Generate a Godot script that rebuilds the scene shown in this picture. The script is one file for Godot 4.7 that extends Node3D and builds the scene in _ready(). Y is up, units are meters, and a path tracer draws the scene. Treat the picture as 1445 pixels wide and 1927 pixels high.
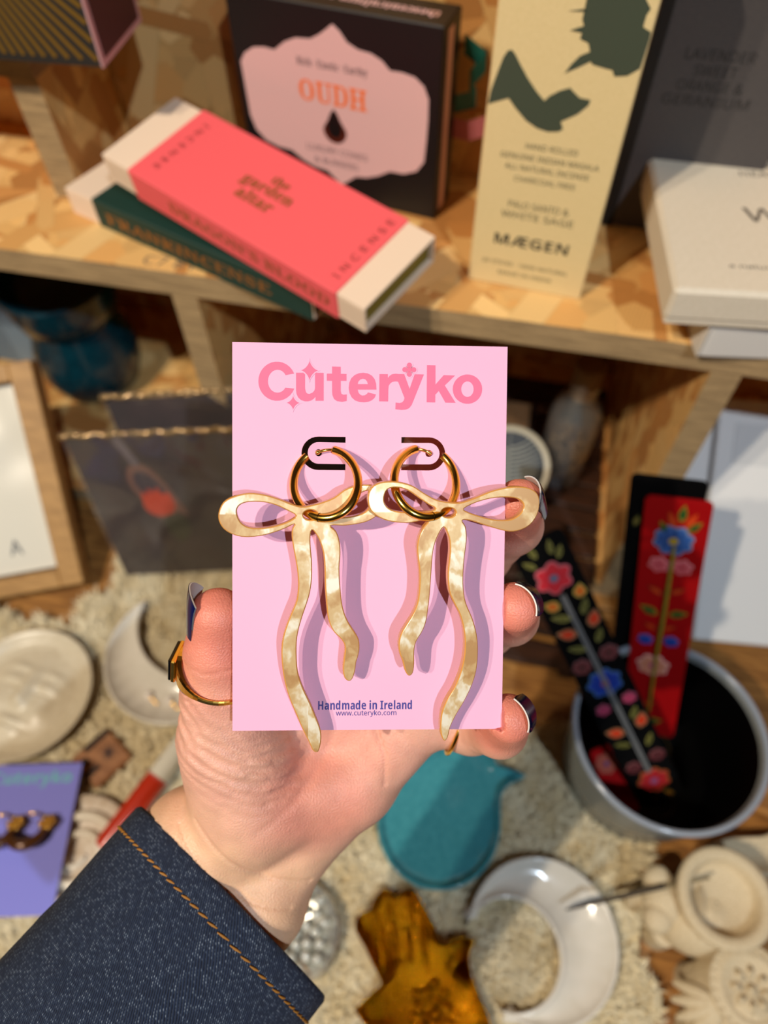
extends Node3D
# A hand holds up a pink earring card with two pearly bow hoops in front of a wooden shop shelf.
# World: y up, metres, table top at y = 0, shelf front runs along x and faces +z.

const MM := 0.001
var taken := {}
var mats := {}
var rng := RandomNumberGenerator.new()
# the frame of the held card: x to the right, y up along the card, z out of its printed face
var card_frame := Transform3D(Basis(Vector3(0.9713, -0.0488, -0.2328), Vector3(-0.1594, 0.5927, -0.7895), Vector3(0.1765, 0.8039, 0.5679)).orthonormalized(), Vector3(-0.0268, 0.4359, -0.0983))
var sans: SystemFont
var sans_bold: Font
var serif_bold: Font

func _ready() -> void:
	rng.seed = 7
	stage()
	fonts()
	room()
	table()
	shelf()
	on_the_shelf()
	in_the_cubbies()
	straps_and_tin()
	on_the_table()
	held_card()
	hand()

# ------------------------------------------------------------------ camera, light, exposure
func stage() -> void:
	var cam := Camera3D.new()
	cam.name = "camera"
	cam.keep_aspect = Camera3D.KEEP_HEIGHT
	cam.fov = 71.6
	cam.near = 0.01
	cam.far = 20.0
	var yaw := deg_to_rad(13.0)
	var pitch := deg_to_rad(56.0)
	var roll := deg_to_rad(-0.8)
	var f := Vector3(-sin(yaw) * cos(pitch), -sin(pitch), -cos(yaw) * cos(pitch))
	var r := Vector3(cos(yaw), 0, -sin(yaw))
	var u := r.cross(f)
	var rr := r * cos(roll) + u * sin(roll)
	var uu := -r * sin(roll) + u * cos(roll)
	cam.transform = Transform3D(Basis(rr, uu, -f), Vector3(0, 0.60, 0))
	var lens := CameraAttributesPhysical.new()
	lens.frustum_focal_length = 16.638
	lens.exposure_aperture = 5.4
	lens.frustum_focus_distance = 0.188
	lens.exposure_multiplier = 1.0
	cam.attributes = lens
	add_child(cam)
	cam.current = true
	var we := WorldEnvironment.new()
	we.name = "world_environment"
	var e := Environment.new()
	e.background_mode = Environment.BG_COLOR
	e.background_color = Color(0.05, 0.045, 0.04)
	e.tonemap_mode = Environment.TONE_MAPPER_LINEAR
	e.tonemap_exposure = 1.22
	e.sdfgi_enabled = true
	e.ssao_enabled = true
	e.ssil_enabled = true
	we.environment = e
	add_child(we)
	# ceiling spots: two warm ones up on the left, a cooler one behind the right shoulder
	var card := card_frame.origin
	spot_lamp(card + Vector3(-0.456, 0.911, 0.556) * 1.44, Color(1.0, 0.945, 0.86), 1.60, 0.014, "black ceiling spotlight with warm bulb, nearer the shelf on the left")
	spot_lamp(card + Vector3(-0.598, 0.902, 0.602) * 1.45, Color(1.0, 0.945, 0.86), 1.0, 0.014, "black ceiling spotlight with warm bulb, farther from the shelf on the left")
	spot_lamp(card + Vector3(0.42, 0.78, 0.548) * 1.68, Color(0.86, 0.93, 1.0), 1.42, 0.014, "black ceiling spotlight with cool white bulb, on the right")

func spot_lamp(at: Vector3, color: Color, energy: float, size: float, label: String) -> void:
	var t = thing("ceiling_spotlight", label, "lamp", Vector3(at.x, 1.85, at.z), "ceiling spotlights")
	var aim := (card_frame.origin + Vector3(0.05, -0.12, -0.10) - at).normalized()
	var head := Node3D.new()
	head.name = "lamp_head"
	t.add_child(head)
	var b := Basis.looking_at(aim, Vector3.UP)
	head.transform = Transform3D(b, at - Vector3(at.x, 1.85, at.z))
	var st := begin()
	lathe(st, [Vector2(0, -0.10), Vector2(0.030, -0.10), Vector2(0.045, -0.07), Vector2(0.05, 0.035), Vector2(0.044, 0.035), Vector2(0.04, -0.05), Vector2(0, -0.06)], 24, Transform3D(Basis(Vector3.RIGHT, -PI / 2), Vector3.ZERO))
	put(st, "housing", mat("black_metal", Color(0.05, 0.05, 0.05), 0.45, 0.6), head)
	st = begin()
	lathe(st, [Vector2(0, 0.0), Vector2(0.038, 0.0), Vector2(0.03, 0.004), Vector2(0, 0.006)], 24, Transform3D(Basis(Vector3.RIGHT, -PI / 2), Vector3(0, 0, 0.012)))
	var glow := StandardMaterial3D.new()
	glow.albedo_color = Color(0.9, 0.9, 0.9)
	glow.emission_enabled = true
	glow.emission = color
	glow.emission_energy_multiplier = 6.0
	put(st, "bulb", glow, head)
	st = begin()
	var top := Vector3(0, -0.012, 0)
	tube(st, [top, (at - Vector3(at.x, 1.85, at.z)) + Vector3(0, 0.06, 0)], [0.008, 0.008], 10)
	put(st, "stem", mats["black_metal"], t)
	st = begin()
	lathe(st, [Vector2(0, -0.012), Vector2(0.05, -0.012), Vector2(0.055, -0.006), Vector2(0.055, 0.0), Vector2(0, 0.0)], 24)
	put(st, "ceiling_rose", mats["black_metal"], t)
	var l := SpotLight3D.new()
	l.name = "spot_light"
	l.light_color = color
	l.light_energy = energy
	l.light_size = size
	l.spot_angle = 34.0
	l.spot_angle_attenuation = 0.6
	l.spot_range = 8.0
	l.spot_attenuation = 2.0
	l.shadow_enabled = true
	l.position = Vector3(0, 0, -0.045)
	head.add_child(l)

# ------------------------------------------------------------------ helpers: nodes
func numbered(called: String) -> String:
	if not taken.has(called):
		taken[called] = 0
		return called
	taken[called] += 1
	return "%s_%03d" % [called, taken[called]]

func thing(called: String, label: String, category: String, at := Vector3.ZERO, group := "") -> Node3D:
	var o := Node3D.new()
	o.name = numbered(called)
	o.position = at
	o.set_meta("label", label)
	o.set_meta("category", category)
	if group:
		o.set_meta("group", group)
	add_child(o)
	return o

func begin() -> SurfaceTool:
	var st := SurfaceTool.new()
	st.begin(Mesh.PRIMITIVE_TRIANGLES)
	return st

func put(st: SurfaceTool, called: String, m: Material, parent: Node, xf := Transform3D.IDENTITY) -> MeshInstance3D:
	var mesh := st.commit()
	mesh.surface_set_material(0, m)
	return put_mesh(mesh, called, parent, xf)

func put2(sts: Array, ms: Array, called: String, parent: Node, xf := Transform3D.IDENTITY) -> MeshInstance3D:
	var mesh := ArrayMesh.new()
	for i in sts.size():
		sts[i].commit(mesh)
		mesh.surface_set_material(i, ms[i])
	return put_mesh(mesh, called, parent, xf)

func put_mesh(mesh: Mesh, called: String, parent: Node, xf := Transform3D.IDENTITY) -> MeshInstance3D:
	var o := MeshInstance3D.new()
	o.mesh = mesh
	o.name = called
	o.transform = xf
	parent.add_child(o, true)
	return o

func structure(o: Node) -> Node:
	o.set_meta("kind", "structure")
	return o

func pts2(flat: Array) -> PackedVector2Array:
	var out := PackedVector2Array()
	for i in range(0, flat.size(), 2):
		out.append(Vector2(flat[i], flat[i + 1]))
	return out

# ------------------------------------------------------------------ helpers: materials
func mat(key: String, c: Color, rough := 0.7, metal := 0.0) -> StandardMaterial3D:
	if mats.has(key):
		return mats[key]
	var m := StandardMaterial3D.new()
	m.resource_name = key
	m.albedo_color = c
	m.roughness = rough
	m.metallic = metal
	mats[key] = m
	return m

func tex(im: Image) -> ImageTexture:
	return ImageTexture.create_from_image(im)

func noise_mat(key: String, a: Color, b: Color, freq: float, scale: float, rough := 0.7, metal := 0.0, stretch := Vector3.ONE, relief := 0.0) -> StandardMaterial3D:
	if mats.has(key):
		return mats[key]
	var m := mat(key, Color.WHITE, rough, metal)
	var n := FastNoiseLite.new()
	n.seed = hash(key) % 1000
	n.frequency = freq
	n.fractal_octaves = 4
	var size := 256
	var src := n.get_seamless_image(size, size)
	var im := Image.create(size, size, false, Image.FORMAT_RGB8)
	for y in size:
		for x in size:
			im.set_pixel(x, y, a.lerp(b, src.get_pixel(x, y).r))
	m.albedo_texture = tex(im)
	m.uv1_triplanar = true
	m.uv1_scale = stretch * scale
	if relief > 0.0:
		m.heightmap_enabled = true
		m.heightmap_texture = tex(src)
		m.heightmap_scale = relief
	return m

# strand board: long flat wood strands pressed at random angles
func osb_image(size: int, span_mm: float) -> Image:
	var data := PackedByteArray()
	data.resize(size * size * 3)
	for i in size * size:
		data[i * 3] = 196
		data[i * 3 + 1] = 152
		data[i * 3 + 2] = 92
	var k := size / span_mm
	var tones := [Color(0.84, 0.67, 0.42), Color(0.80, 0.62, 0.37), Color(0.88, 0.72, 0.47), Color(0.78, 0.58, 0.33), Color(0.74, 0.52, 0.28), Color(0.84, 0.66, 0.40), Color(0.82, 0.64, 0.39), Color(0.69, 0.47, 0.24)]
	for s in 520:
		var cx := rng.randf() * size
		var cy := rng.randf() * size
		var ang := rng.randf() * PI
		var hl := rng.randf_range(40, 95) * k * 0.5
		var hw := rng.randf_range(9, 27) * k * 0.5
		var c: Color = tones[rng.randi() % tones.size()]
		c = c * rng.randf_range(1.0, 1.12)
		var ca := cos(ang)
		var sa := sin(ang)
		var reach := int(ceil(hl * abs(ca) + hw * abs(sa)))
		var reach_y := int(ceil(hl * abs(sa) + hw * abs(ca)))
		var ph := rng.randf() * 20.0
		var step := rng.randf_range(1.5, 3.0)
		for dy in range(-reach_y, reach_y + 1):
			for dx in range(-reach, reach + 1):
				var u := dx * ca + dy * sa
				var v := -dx * sa + dy * ca
				if abs(v) > hw or abs(u) > hl - (abs(v) / hw) * hw * 0.6:
					continue
				var g := 1.0 + 0.055 * sin(v * step + ph + 0.6 * sin(u * 0.05 + ph)) + 0.03 * sin(v * 5.1 + ph * 2.0)
				if hw - abs(v) < 0.8:
					g *= 0.86
				var px := posmod(int(cx) + dx, size)
				var py := posmod(int(cy) + dy, size)
				var at := (py * size + px) * 3
				data[at] = clampi(int(c.r * g * 255.0), 0, 255)
				data[at + 1] = clampi(int(c.g * g * 255.0), 0, 255)
				data[at + 2] = clampi(int(c.b * g * 255.0), 0, 255)
	return Image.create_from_data(size, size, false, Image.FORMAT_RGB8, data)

func osb() -> StandardMaterial3D:
	if mats.has("strand_board"):
		return mats["strand_board"]
	var m := mat("strand_board", Color(1, 1, 1), 0.6)
	m.albedo_texture = tex(osb_image(640, 300.0))
	m.uv1_triplanar = true
	m.uv1_world_triplanar = true
	m.uv1_scale = Vector3.ONE * (1.0 / 0.3)
	m.uv1_triplanar_sharpness = 8.0
	return m

func osb_edge() -> StandardMaterial3D:
	if mats.has("strand_board_edge"):
		return mats["strand_board_edge"]
	var size := 512
	var n := FastNoiseLite.new()
	n.seed = 5
	n.frequency = 0.02
	n.fractal_octaves = 3
	var n2 := FastNoiseLite.new()
	n2.seed = 9
	n2.frequency = 0.11
	var im := Image.create(size, size, false, Image.FORMAT_RGB8)
	for y in size:
		for x in size:
			var a := n.get_noise_2d(x * 0.35, y * 4.0) * 0.5 + 0.5
			var b := n2.get_noise_2d(x * 0.5, y * 2.0) * 0.5 + 0.5
			var c := Color(0.47, 0.38, 0.26).lerp(Color(0.74, 0.62, 0.44), clampf(a * 0.75 + b * 0.35, 0, 1))
			if b > 0.78:
				c = c * 0.75
			im.set_pixel(x, y, c)
	var m := mat("strand_board_edge", Color(1, 1, 1), 0.85)
	m.albedo_texture = tex(im)
	m.uv1_triplanar = true
	m.uv1_world_triplanar = true
	m.uv1_scale = Vector3.ONE * 6.0
	return m

# ------------------------------------------------------------------ helpers: shapes
# one triangle with a wanted side; n faces out
func tri(st: SurfaceTool, a: Vector3, b: Vector3, c: Vector3, na: Vector3, nb: Vector3, nc: Vector3) -> void:
	if (b - a).cross(c - a).dot(na + nb + nc) > 0.0:
		var t := b
		b = c
		c = t
		t = nb
		nb = nc
		nc = t
	st.set_normal(na)
	st.add_vertex(a)
	st.set_normal(nb)
	st.add_vertex(b)
	st.set_normal(nc)
	st.add_vertex(c)

func face(st: SurfaceTool, a: Vector3, b: Vector3, c: Vector3, d: Vector3, n: Vector3) -> void:
	tri(st, a, b, c, n, n, n)
	tri(st, a, c, d, n, n, n)

func box(st: SurfaceTool, lo: Vector3, hi: Vector3, r := 0.0006, xf := Transform3D.IDENTITY) -> void:
	var c := (lo + hi) / 2.0
	var h := (hi - lo) / 2.0
	r = minf(r, minf(h.x, minf(h.y, h.z)) * 0.45)
	var v := {}
	for sx in [-1, 1]:
		for sy in [-1, 1]:
			for sz in [-1, 1]:
				for k in 3:
					var q := Vector3(sx * (h.x - r), sy * (h.y - r), sz * (h.z - r))
					q[k] = [sx, sy, sz][k] * h[k]
					v[[sx, sy, sz, k]] = xf * (c + q)
	for k in 3:
		var a := (k + 1) % 3
		var b := (k + 2) % 3
		for s in [-1, 1]:
			var n := Vector3.ZERO
			n[k] = s
			n = xf.basis * n
			var q := []
			for ab in [[-1, -1], [1, -1], [1, 1], [-1, 1]]:
				var key := [0, 0, 0, k]
				key[k] = s
				key[a] = ab[0]
				key[b] = ab[1]
				q.append(v[key])
			face(st, q[0], q[1], q[2], q[3], n.normalized())
		# edges along axis k
		for sa in [-1, 1]:
			for sb in [-1, 1]:
				var n := Vector3.ZERO
				n[a] = sa
				n[b] = sb
				n = (xf.basis * n).normalized()
				var q := []
				for w in [[-1, a], [1, a], [1, b], [-1, b]]:
					var key := [0, 0, 0, w[1]]
					key[k] = w[0]
					key[a] = sa
					key[b] = sb
					q.append(v[key])
				face(st, q[0], q[1], q[2], q[3], n)
	for sx in [-1, 1]:
		for sy in [-1, 1]:
			for sz in [-1, 1]:
				var n := (xf.basis * Vector3(sx, sy, sz)).normalized()
				tri(st, v[[sx, sy, sz, 0]], v[[sx, sy, sz, 1]], v[[sx, sy, sz, 2]], n, n, n)

# profile of (radius, height), walked so that the outside is on its right hand
func lathe(st: SurfaceTool, prof: Array, segs := 32, xf := Transform3D.IDENTITY, squash := Vector2.ONE) -> void:
	var n := prof.size()
	var seg_n := []
	for i in n - 1:
		var d: Vector2 = prof[i + 1] - prof[i]
		seg_n.append(Vector2(d.y, -d.x).normalized())
	for i in n - 1:
		var n0: Vector2 = seg_n[i]
		var n1: Vector2 = seg_n[i]
		if i > 0 and seg_n[i - 1].dot(seg_n[i]) > 0.6:
			n0 = (seg_n[i - 1] + seg_n[i]).normalized()
		if i < n - 2 and seg_n[i + 1].dot(seg_n[i]) > 0.6:
			n1 = (seg_n[i + 1] + seg_n[i]).normalized()
		for s in segs:
			var a0 := TAU * s / segs
			var a1 := TAU * (s + 1) / segs
			var d0 := Vector3(cos(a0) * squash.x, 0, -sin(a0) * squash.y)
			var d1 := Vector3(cos(a1) * squash.x, 0, -sin(a1) * squash.y)
			var p00: Vector3 = xf * (d0 * prof[i].x + Vector3.UP * prof[i].y)
			var p01: Vector3 = xf * (d1 * prof[i].x + Vector3.UP * prof[i].y)
			var p10: Vector3 = xf * (d0 * prof[i + 1].x + Vector3.UP * prof[i + 1].y)
			var p11: Vector3 = xf * (d1 * prof[i + 1].x + Vector3.UP * prof[i + 1].y)
			var m00 := (xf.basis * (d0 * n0.x + Vector3.UP * n0.y)).normalized()
			var m01 := (xf.basis * (d1 * n0.x + Vector3.UP * n0.y)).normalized()
			var m10 := (xf.basis * (d0 * n1.x + Vector3.UP * n1.y)).normalized()
			var m11 := (xf.basis * (d1 * n1.x + Vector3.UP * n1.y)).normalized()
			if prof[i].x > 1e-7:
				tri(st, p00, p01, p11, m00, m01, m11)
			if prof[i + 1].x > 1e-7:
				tri(st, p00, p11, p10, m00, m11, m10)

func tube(st: SurfaceTool, path: Array, radii: Array, segs := 12, closed := false, caps := true) -> void:
	var n := path.size()
	var tang := []
	for i in n:
		var a: Vector3 = path[(i - 1 + n) % n] if closed or i > 0 else path[0]
		var b: Vector3 = path[(i + 1) % n] if closed or i < n - 1 else path[n - 1]
		tang.append((b - a).normalized())
	var side: Vector3 = tang[0].cross(Vector3.UP)
	if side.length() < 0.1:
		side = tang[0].cross(Vector3.RIGHT)
	side = side.normalized()
	var rings := []
	var norms := []
	for i in n:
		side = (side - tang[i] * side.dot(tang[i])).normalized()
		var up: Vector3 = tang[i].cross(side)
		var ring := []
		var nr := []
		for s in segs:
			var a := TAU * s / segs
			var d := side * cos(a) + up * sin(a)
			nr.append(d)
			ring.append(path[i] + d * radii[i])
		rings.append(ring)
		norms.append(nr)
	for i in (n if closed else n - 1):
		var j := (i + 1) % n
		for s in segs:
			var t := (s + 1) % segs
			tri(st, rings[i][s], rings[i][t], rings[j][t], norms[i][s], norms[i][t], norms[j][t])
			tri(st, rings[i][s], rings[j][t], rings[j][s], norms[i][s], norms[j][t], norms[j][s])
	if caps and not closed:
		for e in [0, n - 1]:
			var nn: Vector3 = -tang[0] if e == 0 else tang[n - 1]
			for s in segs:
				tri(st, path[e], rings[e][s], rings[e][(s + 1) % segs], nn, nn, nn)

# closed curve through points
func smooth_loop(p: PackedVector2Array, sub := 3) -> PackedVector2Array:
	var out := PackedVector2Array()
	var n := p.size()
	for i in n:
		for s in sub:
			out.append(p[i].cubic_interpolate(p[(i + 1) % n], p[(i - 1 + n) % n], p[(i + 2) % n], float(s) / sub))
	return out

func densify(p: PackedVector2Array, step: float) -> PackedVector2Array:
	var out := PackedVector2Array()
	for i in p.size():
		var a := p[i]
		var b := p[(i + 1) % p.size()]
		var k := maxi(1, int(ceil(a.distance_to(b) / step)))
		for s in k:
			out.append(a.lerp(b, float(s) / k))
	return out

func area2(p: PackedVector2Array) -> float:
	var s := 0.0
	for i in p.size():
		s += p[i].cross(p[(i + 1) % p.size()])
	return s / 2.0

func ccw(p: PackedVector2Array) -> PackedVector2Array:
	if area2(p) < 0.0:
		p.reverse()
	return p

func inset(p: PackedVector2Array, by: float) -> PackedVector2Array:
	# moves each point inward of a counter-clockwise loop
	var out := PackedVector2Array()
	var n := p.size()
	for i in n:
		var a := (p[i] - p[(i - 1 + n) % n]).normalized()
		var b := (p[(i + 1) % n] - p[i]).normalized()
		var t := (a + b).normalized()
		out.append(p[i] + Vector2(-t.y, t.x) * by)
	return out

func triangles_of(outer: PackedVector2Array, holes: Array) -> Array:
	# in large units: the triangulation drops triangles with tiny areas
	var k := 10000.0
	if holes.is_empty():
		var tri_idx := Geometry2D.triangulate_polygon(Transform2D.IDENTITY.scaled(Vector2(k, k)) * outer)
		if tri_idx.size() > 0:
			return [outer, tri_idx]
	var all := PackedVector2Array(outer)
	for h in holes:
		all.append_array(h)
	var big_outer := Transform2D.IDENTITY.scaled(Vector2(k, k)) * outer
	var big_holes := []
	for h in holes:
		big_holes.append(Transform2D.IDENTITY.scaled(Vector2(k, k)) * PackedVector2Array(h))
	var idx := Geometry2D.triangulate_delaunay(Transform2D.IDENTITY.scaled(Vector2(k, k)) * all)
	var keep := PackedInt32Array()
	for i in range(0, idx.size(), 3):
		var c := (all[idx[i]] + all[idx[i + 1]] + all[idx[i + 2]]) * (k / 3.0)
		if not Geometry2D.is_point_in_polygon(c, big_outer):
			continue
		var ok := true
		for h in big_holes:
			if Geometry2D.is_point_in_polygon(c, h):
				ok = false
		if ok:
			keep.append_array([idx[i], idx[i + 1], idx[i + 2]])
	return [all, keep]

# plate in the xy plane from z = 0 to z = t; sides may use another SurfaceTool
func plate(st: SurfaceTool, side: SurfaceTool, outer: PackedVector2Array, holes: Array, t: float, bevel: float, xf := Transform3D.IDENTITY) -> void:
	outer = ccw(outer)
	var loops := [outer]
	var top := [inset(outer, bevel) if bevel > 0.0 else outer]
	for h in holes:
		var hh := ccw(h)
		loops.append(hh)
		top.append(inset(hh, -bevel) if bevel > 0.0 else hh)
	for z in [t, 0.0]:
		var n := xf.basis * Vector3(0, 0, 1 if z > 0.0 else -1)
		var src: Array = top if z > 0.0 else loops
		var r := triangles_of(src[0], src.slice(1))
		var p: PackedVector2Array = r[0]
		var idx: PackedInt32Array = r[1]
		for i in range(0, idx.size(), 3):
			tri(st, xf * Vector3(p[idx[i]].x, p[idx[i]].y, z), xf * Vector3(p[idx[i + 1]].x, p[idx[i + 1]].y, z), xf * Vector3(p[idx[i + 2]].x, p[idx[i + 2]].y, z), n, n, n)
	for l in loops.size():
		var p: PackedVector2Array = loops[l]
		var q: PackedVector2Array = top[l]
		var sign := 1.0 if l == 0 else -1.0
		var m := p.size()
		var nv := []
		for i in m:
			var d := (p[(i + 1) % m] - p[(i - 1 + m) % m]).normalized()
			nv.append(Vector3(d.y, -d.x, 0) * sign)
		for i in m:
			var j := (i + 1) % m
			var a := Vector3(p[i].x, p[i].y, 0)
			var b := Vector3(p[j].x, p[j].y, 0)
			var up := Vector3(0, 0, t - bevel)
			var na: Vector3 = xf.basis * nv[i]
			var nb: Vector3 = xf.basis * nv[j]
			tri(side, xf * a, xf * b, xf * (b + up), na, nb, nb)
			tri(side, xf * a, xf * (b + up), xf * (a + up), na, nb, na)
			if bevel > 0.0:
				var c := Vector3(q[i].x, q[i].y, t)
				var d := Vector3(q[j].x, q[j].y, t)
				var z3 := xf.basis * Vector3(0, 0, 1)
				tri(side, xf * (a + up), xf * (b + up), xf * d, (na + z3 * 0.6).normalized(), (nb + z3 * 0.6).normalized(), (nb + z3 * 2.0).normalized())
				tri(side, xf * (a + up), xf * d, xf * c, (na + z3 * 0.6).normalized(), (nb + z3 * 2.0).normalized(), (na + z3 * 2.0).normalized())

# dish from an outline (x, z as Vector2 seen from above, y of the vector towards -z): rings of (inset, height), then a floor
func dish(st: SurfaceTool, outline: PackedVector2Array, rings: Array, xf := Transform3D.IDENTITY) -> void:
	outline = ccw(outline)
	st.set_smooth_group(0)
	var loops := []
	for r in rings:
		var o := inset(outline, r.x) if absf(r.x) > 1e-6 else outline
		var l := []
		for p in o:
			l.append(xf * Vector3(p.x, r.y, -p.y))
		loops.append(l)
	var n := outline.size()
	for k in loops.size() - 1:
		for i in n:
			var j := (i + 1) % n
			st.add_vertex(loops[k][i])
			st.add_vertex(loops[k + 1][j])
			st.add_vertex(loops[k][j])
			st.add_vertex(loops[k][i])
			st.add_vertex(loops[k + 1][i])
			st.add_vertex(loops[k + 1][j])
	for e in [0, rings.size() - 1]:
		var flat := inset(outline, rings[e].x)
		var r := triangles_of(flat, [])
		var idx: PackedInt32Array = r[1]
		for i in range(0, idx.size(), 3):
			var t := [idx[i], idx[i + 1], idx[i + 2]]
			if (flat[t[1]] - flat[t[0]]).cross(flat[t[2]] - flat[t[0]]) > 0.0:
				t = [t[0], t[2], t[1]]
			if e == 0:
				t.reverse()
			for v in t:
				st.add_vertex(loops[e][v])
	st.generate_normals()

# lettering as a thin raised print, fitted to a width and a height, centred at `at` on a plane
func letters(parent: Node, text: String, font: Font, width: float, height: float, m: Material, xf: Transform3D, called := "lettering", depth := 0.00012) -> MeshInstance3D:
	var t := TextMesh.new()
	t.text = text
	t.font = font
	t.font_size = 48
	t.pixel_size = 0.01
	t.depth = 0.05
	t.curve_step = 1.0
	t.material = m
	var b := t.get_aabb()
	var k := Vector3(width / maxf(b.size.x, 1e-5), height / maxf(b.size.y, 1e-5), depth / 0.05)
	if height <= 0.0:
		k.y = k.x
	elif width <= 0.0:
		k.x = k.y
	var o := MeshInstance3D.new()
	o.name = called
	o.mesh = t
	var c := b.get_center()
	o.transform = xf * Transform3D(Basis.from_scale(k), Vector3(-c.x * k.x, -c.y * k.y, depth * 0.5))
	parent.add_child(o, true)
	return o

func fonts() -> void:
	sans = SystemFont.new()
	sans.font_names = PackedStringArray(["Droid Sans"])
	var b := SystemFont.new()
	b.font_names = PackedStringArray(["Droid Sans"])
	b.font_weight = 700
	var v := FontVariation.new()
	v.base_font = b
	v.variation_embolden = 0.0
	sans_bold = v
	var s := SystemFont.new()
	s.font_names = PackedStringArray(["Droid Serif"])
	s.font_weight = 700
	serif_bold = s

func flat_box(lo: Vector3, hi: Vector3, called: String, m: Material, parent: Node, r := 0.0006, xf := Transform3D.IDENTITY) -> MeshInstance3D:
	var st := begin()
	box(st, lo, hi, r)
	return put(st, called, m, parent, xf)

# a board of strand board: broad faces (normal along `axis`) and rough cut edges
func board(lo: Vector3, hi: Vector3, axis: int, called: String, parent: Node, m: Material = null, em: Material = null) -> MeshInstance3D:
	var f := begin()
	var e := begin()
	var c := (lo + hi) / 2.0
	var h := (hi - lo) / 2.0
	for k in 3:
		for s in [-1, 1]:
			var n := Vector3.ZERO
			n[k] = s
			var a := (k + 1) % 3
			var b := (k + 2) % 3
			var q := []
			for ab in [[-1, -1], [1, -1], [1, 1], [-1, 1]]:
				var p := c
				p[k] += s * h[k]
				p[a] += ab[0] * h[a]
				p[b] += ab[1] * h[b]
				q.append(p)
			face(f if k == axis else e, q[0], q[1], q[2], q[3], n)
	return put2([f, e], [m if m else osb(), em if em else osb_edge()], called, parent)

# outlines of the acrylic bows and the joints of the hand, in millimetres
const LEFT_BOW := [-4.03, -2.52, -7.39, -4.08, -12.26, -5.51, -17.10, -5.74, -20.69, -4.36, -22.46, -2.19, -22.74, 0.27, -21.54, 3.03, -18.85, 4.57, -15.27, 5.38, -11.67, 5.04, -8.03, 4.01, -4.98, 2.78, -2.22, 1.98, 0.24, 2.36, 3.02, 3.12, 6.11, 4.39, 8.58, 6.28, 11.69, 7.49, 14.83, 7.70, 17.37, 7.09, 18.56, 5.08, 18.63, 2.55, 17.54, 0.00, 15.03, -1.72, 11.88, -2.54, 8.73, -2.92, 5.28, -2.92, 6.74, -4.44, 7.66, -7.11, 7.90, -10.31, 7.71, -14.17, 8.05, -19.35, 8.77, -24.59, 10.11, -28.24, 11.77, -30.92, 13.11, -33.29, 13.36, -35.97, 13.01, -38.10, 12.58, -39.63, 12.30, -41.98, 11.69, -43.98, 10.73, -44.75, 9.47, -43.69, 9.04, -41.19, 9.31, -37.84, 9.46, -35.18, 8.46, -33.15, 6.63, -31.25, 5.45, -29.11, 4.78, -26.47, 4.35, -22.54, 4.04, -18.64, 3.86, -14.12, 3.50, -10.28, 2.58, -7.09, 1.50, -5.05, 0.50, -4.04, 0.14, -5.81, 0.23, -8.34, 0.58, -12.17, 0.63, -16.65, 0.16, -20.52, -0.75, -23.74, -1.79, -26.97, -2.64, -30.21, -3.12, -33.48, -3.09, -38.10, -2.68, -42.10, -1.37, -46.16, 0.46, -50.28, 2.11, -54.42, 3.32, -57.90, 3.54, -60.66, 3.12, -63.39, 2.42, -64.32, 1.30, -63.64, 0.24, -61.17, -1.40, -57.66, -3.36, -52.81, -4.98, -48.69, -6.28, -43.96, -6.93, -39.29, -7.07, -35.33, -6.65, -32.07, -5.73, -28.83, -4.49, -25.61, -3.27, -22.39, -2.86, -18.53, -3.14, -14.68, -3.78, -10.85, -4.36, -7.68, -4.62, -5.16, -4.45, -3.65]
const LEFT_BOW_HOLES := [[-18.27, 0.58, -17.55, 2.30, -15.27, 3.11, -11.66, 3.06, -8.63, 2.33, -5.58, 0.91, -3.61, -0.33, -5.08, -1.58, -8.01, -2.71, -11.66, -3.45, -15.29, -3.26, -17.39, -1.89], [5.56, -0.52, 8.03, 1.38, 10.81, 4.09, 13.60, 5.87, 15.37, 6.07, 15.90, 4.75, 15.45, 2.54, 14.03, 0.63, 11.20, -0.39, 8.07, -0.77], [1.94, -0.14, 1.70, -0.80, 1.02, -1.28, 0.10, -1.46, -0.83, -1.28, -1.51, -0.80, -1.77, -0.14, -1.53, 0.51, -0.85, 0.99, 0.07, 1.17, 1.00, 1.00, 1.69, 0.52]]
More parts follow.
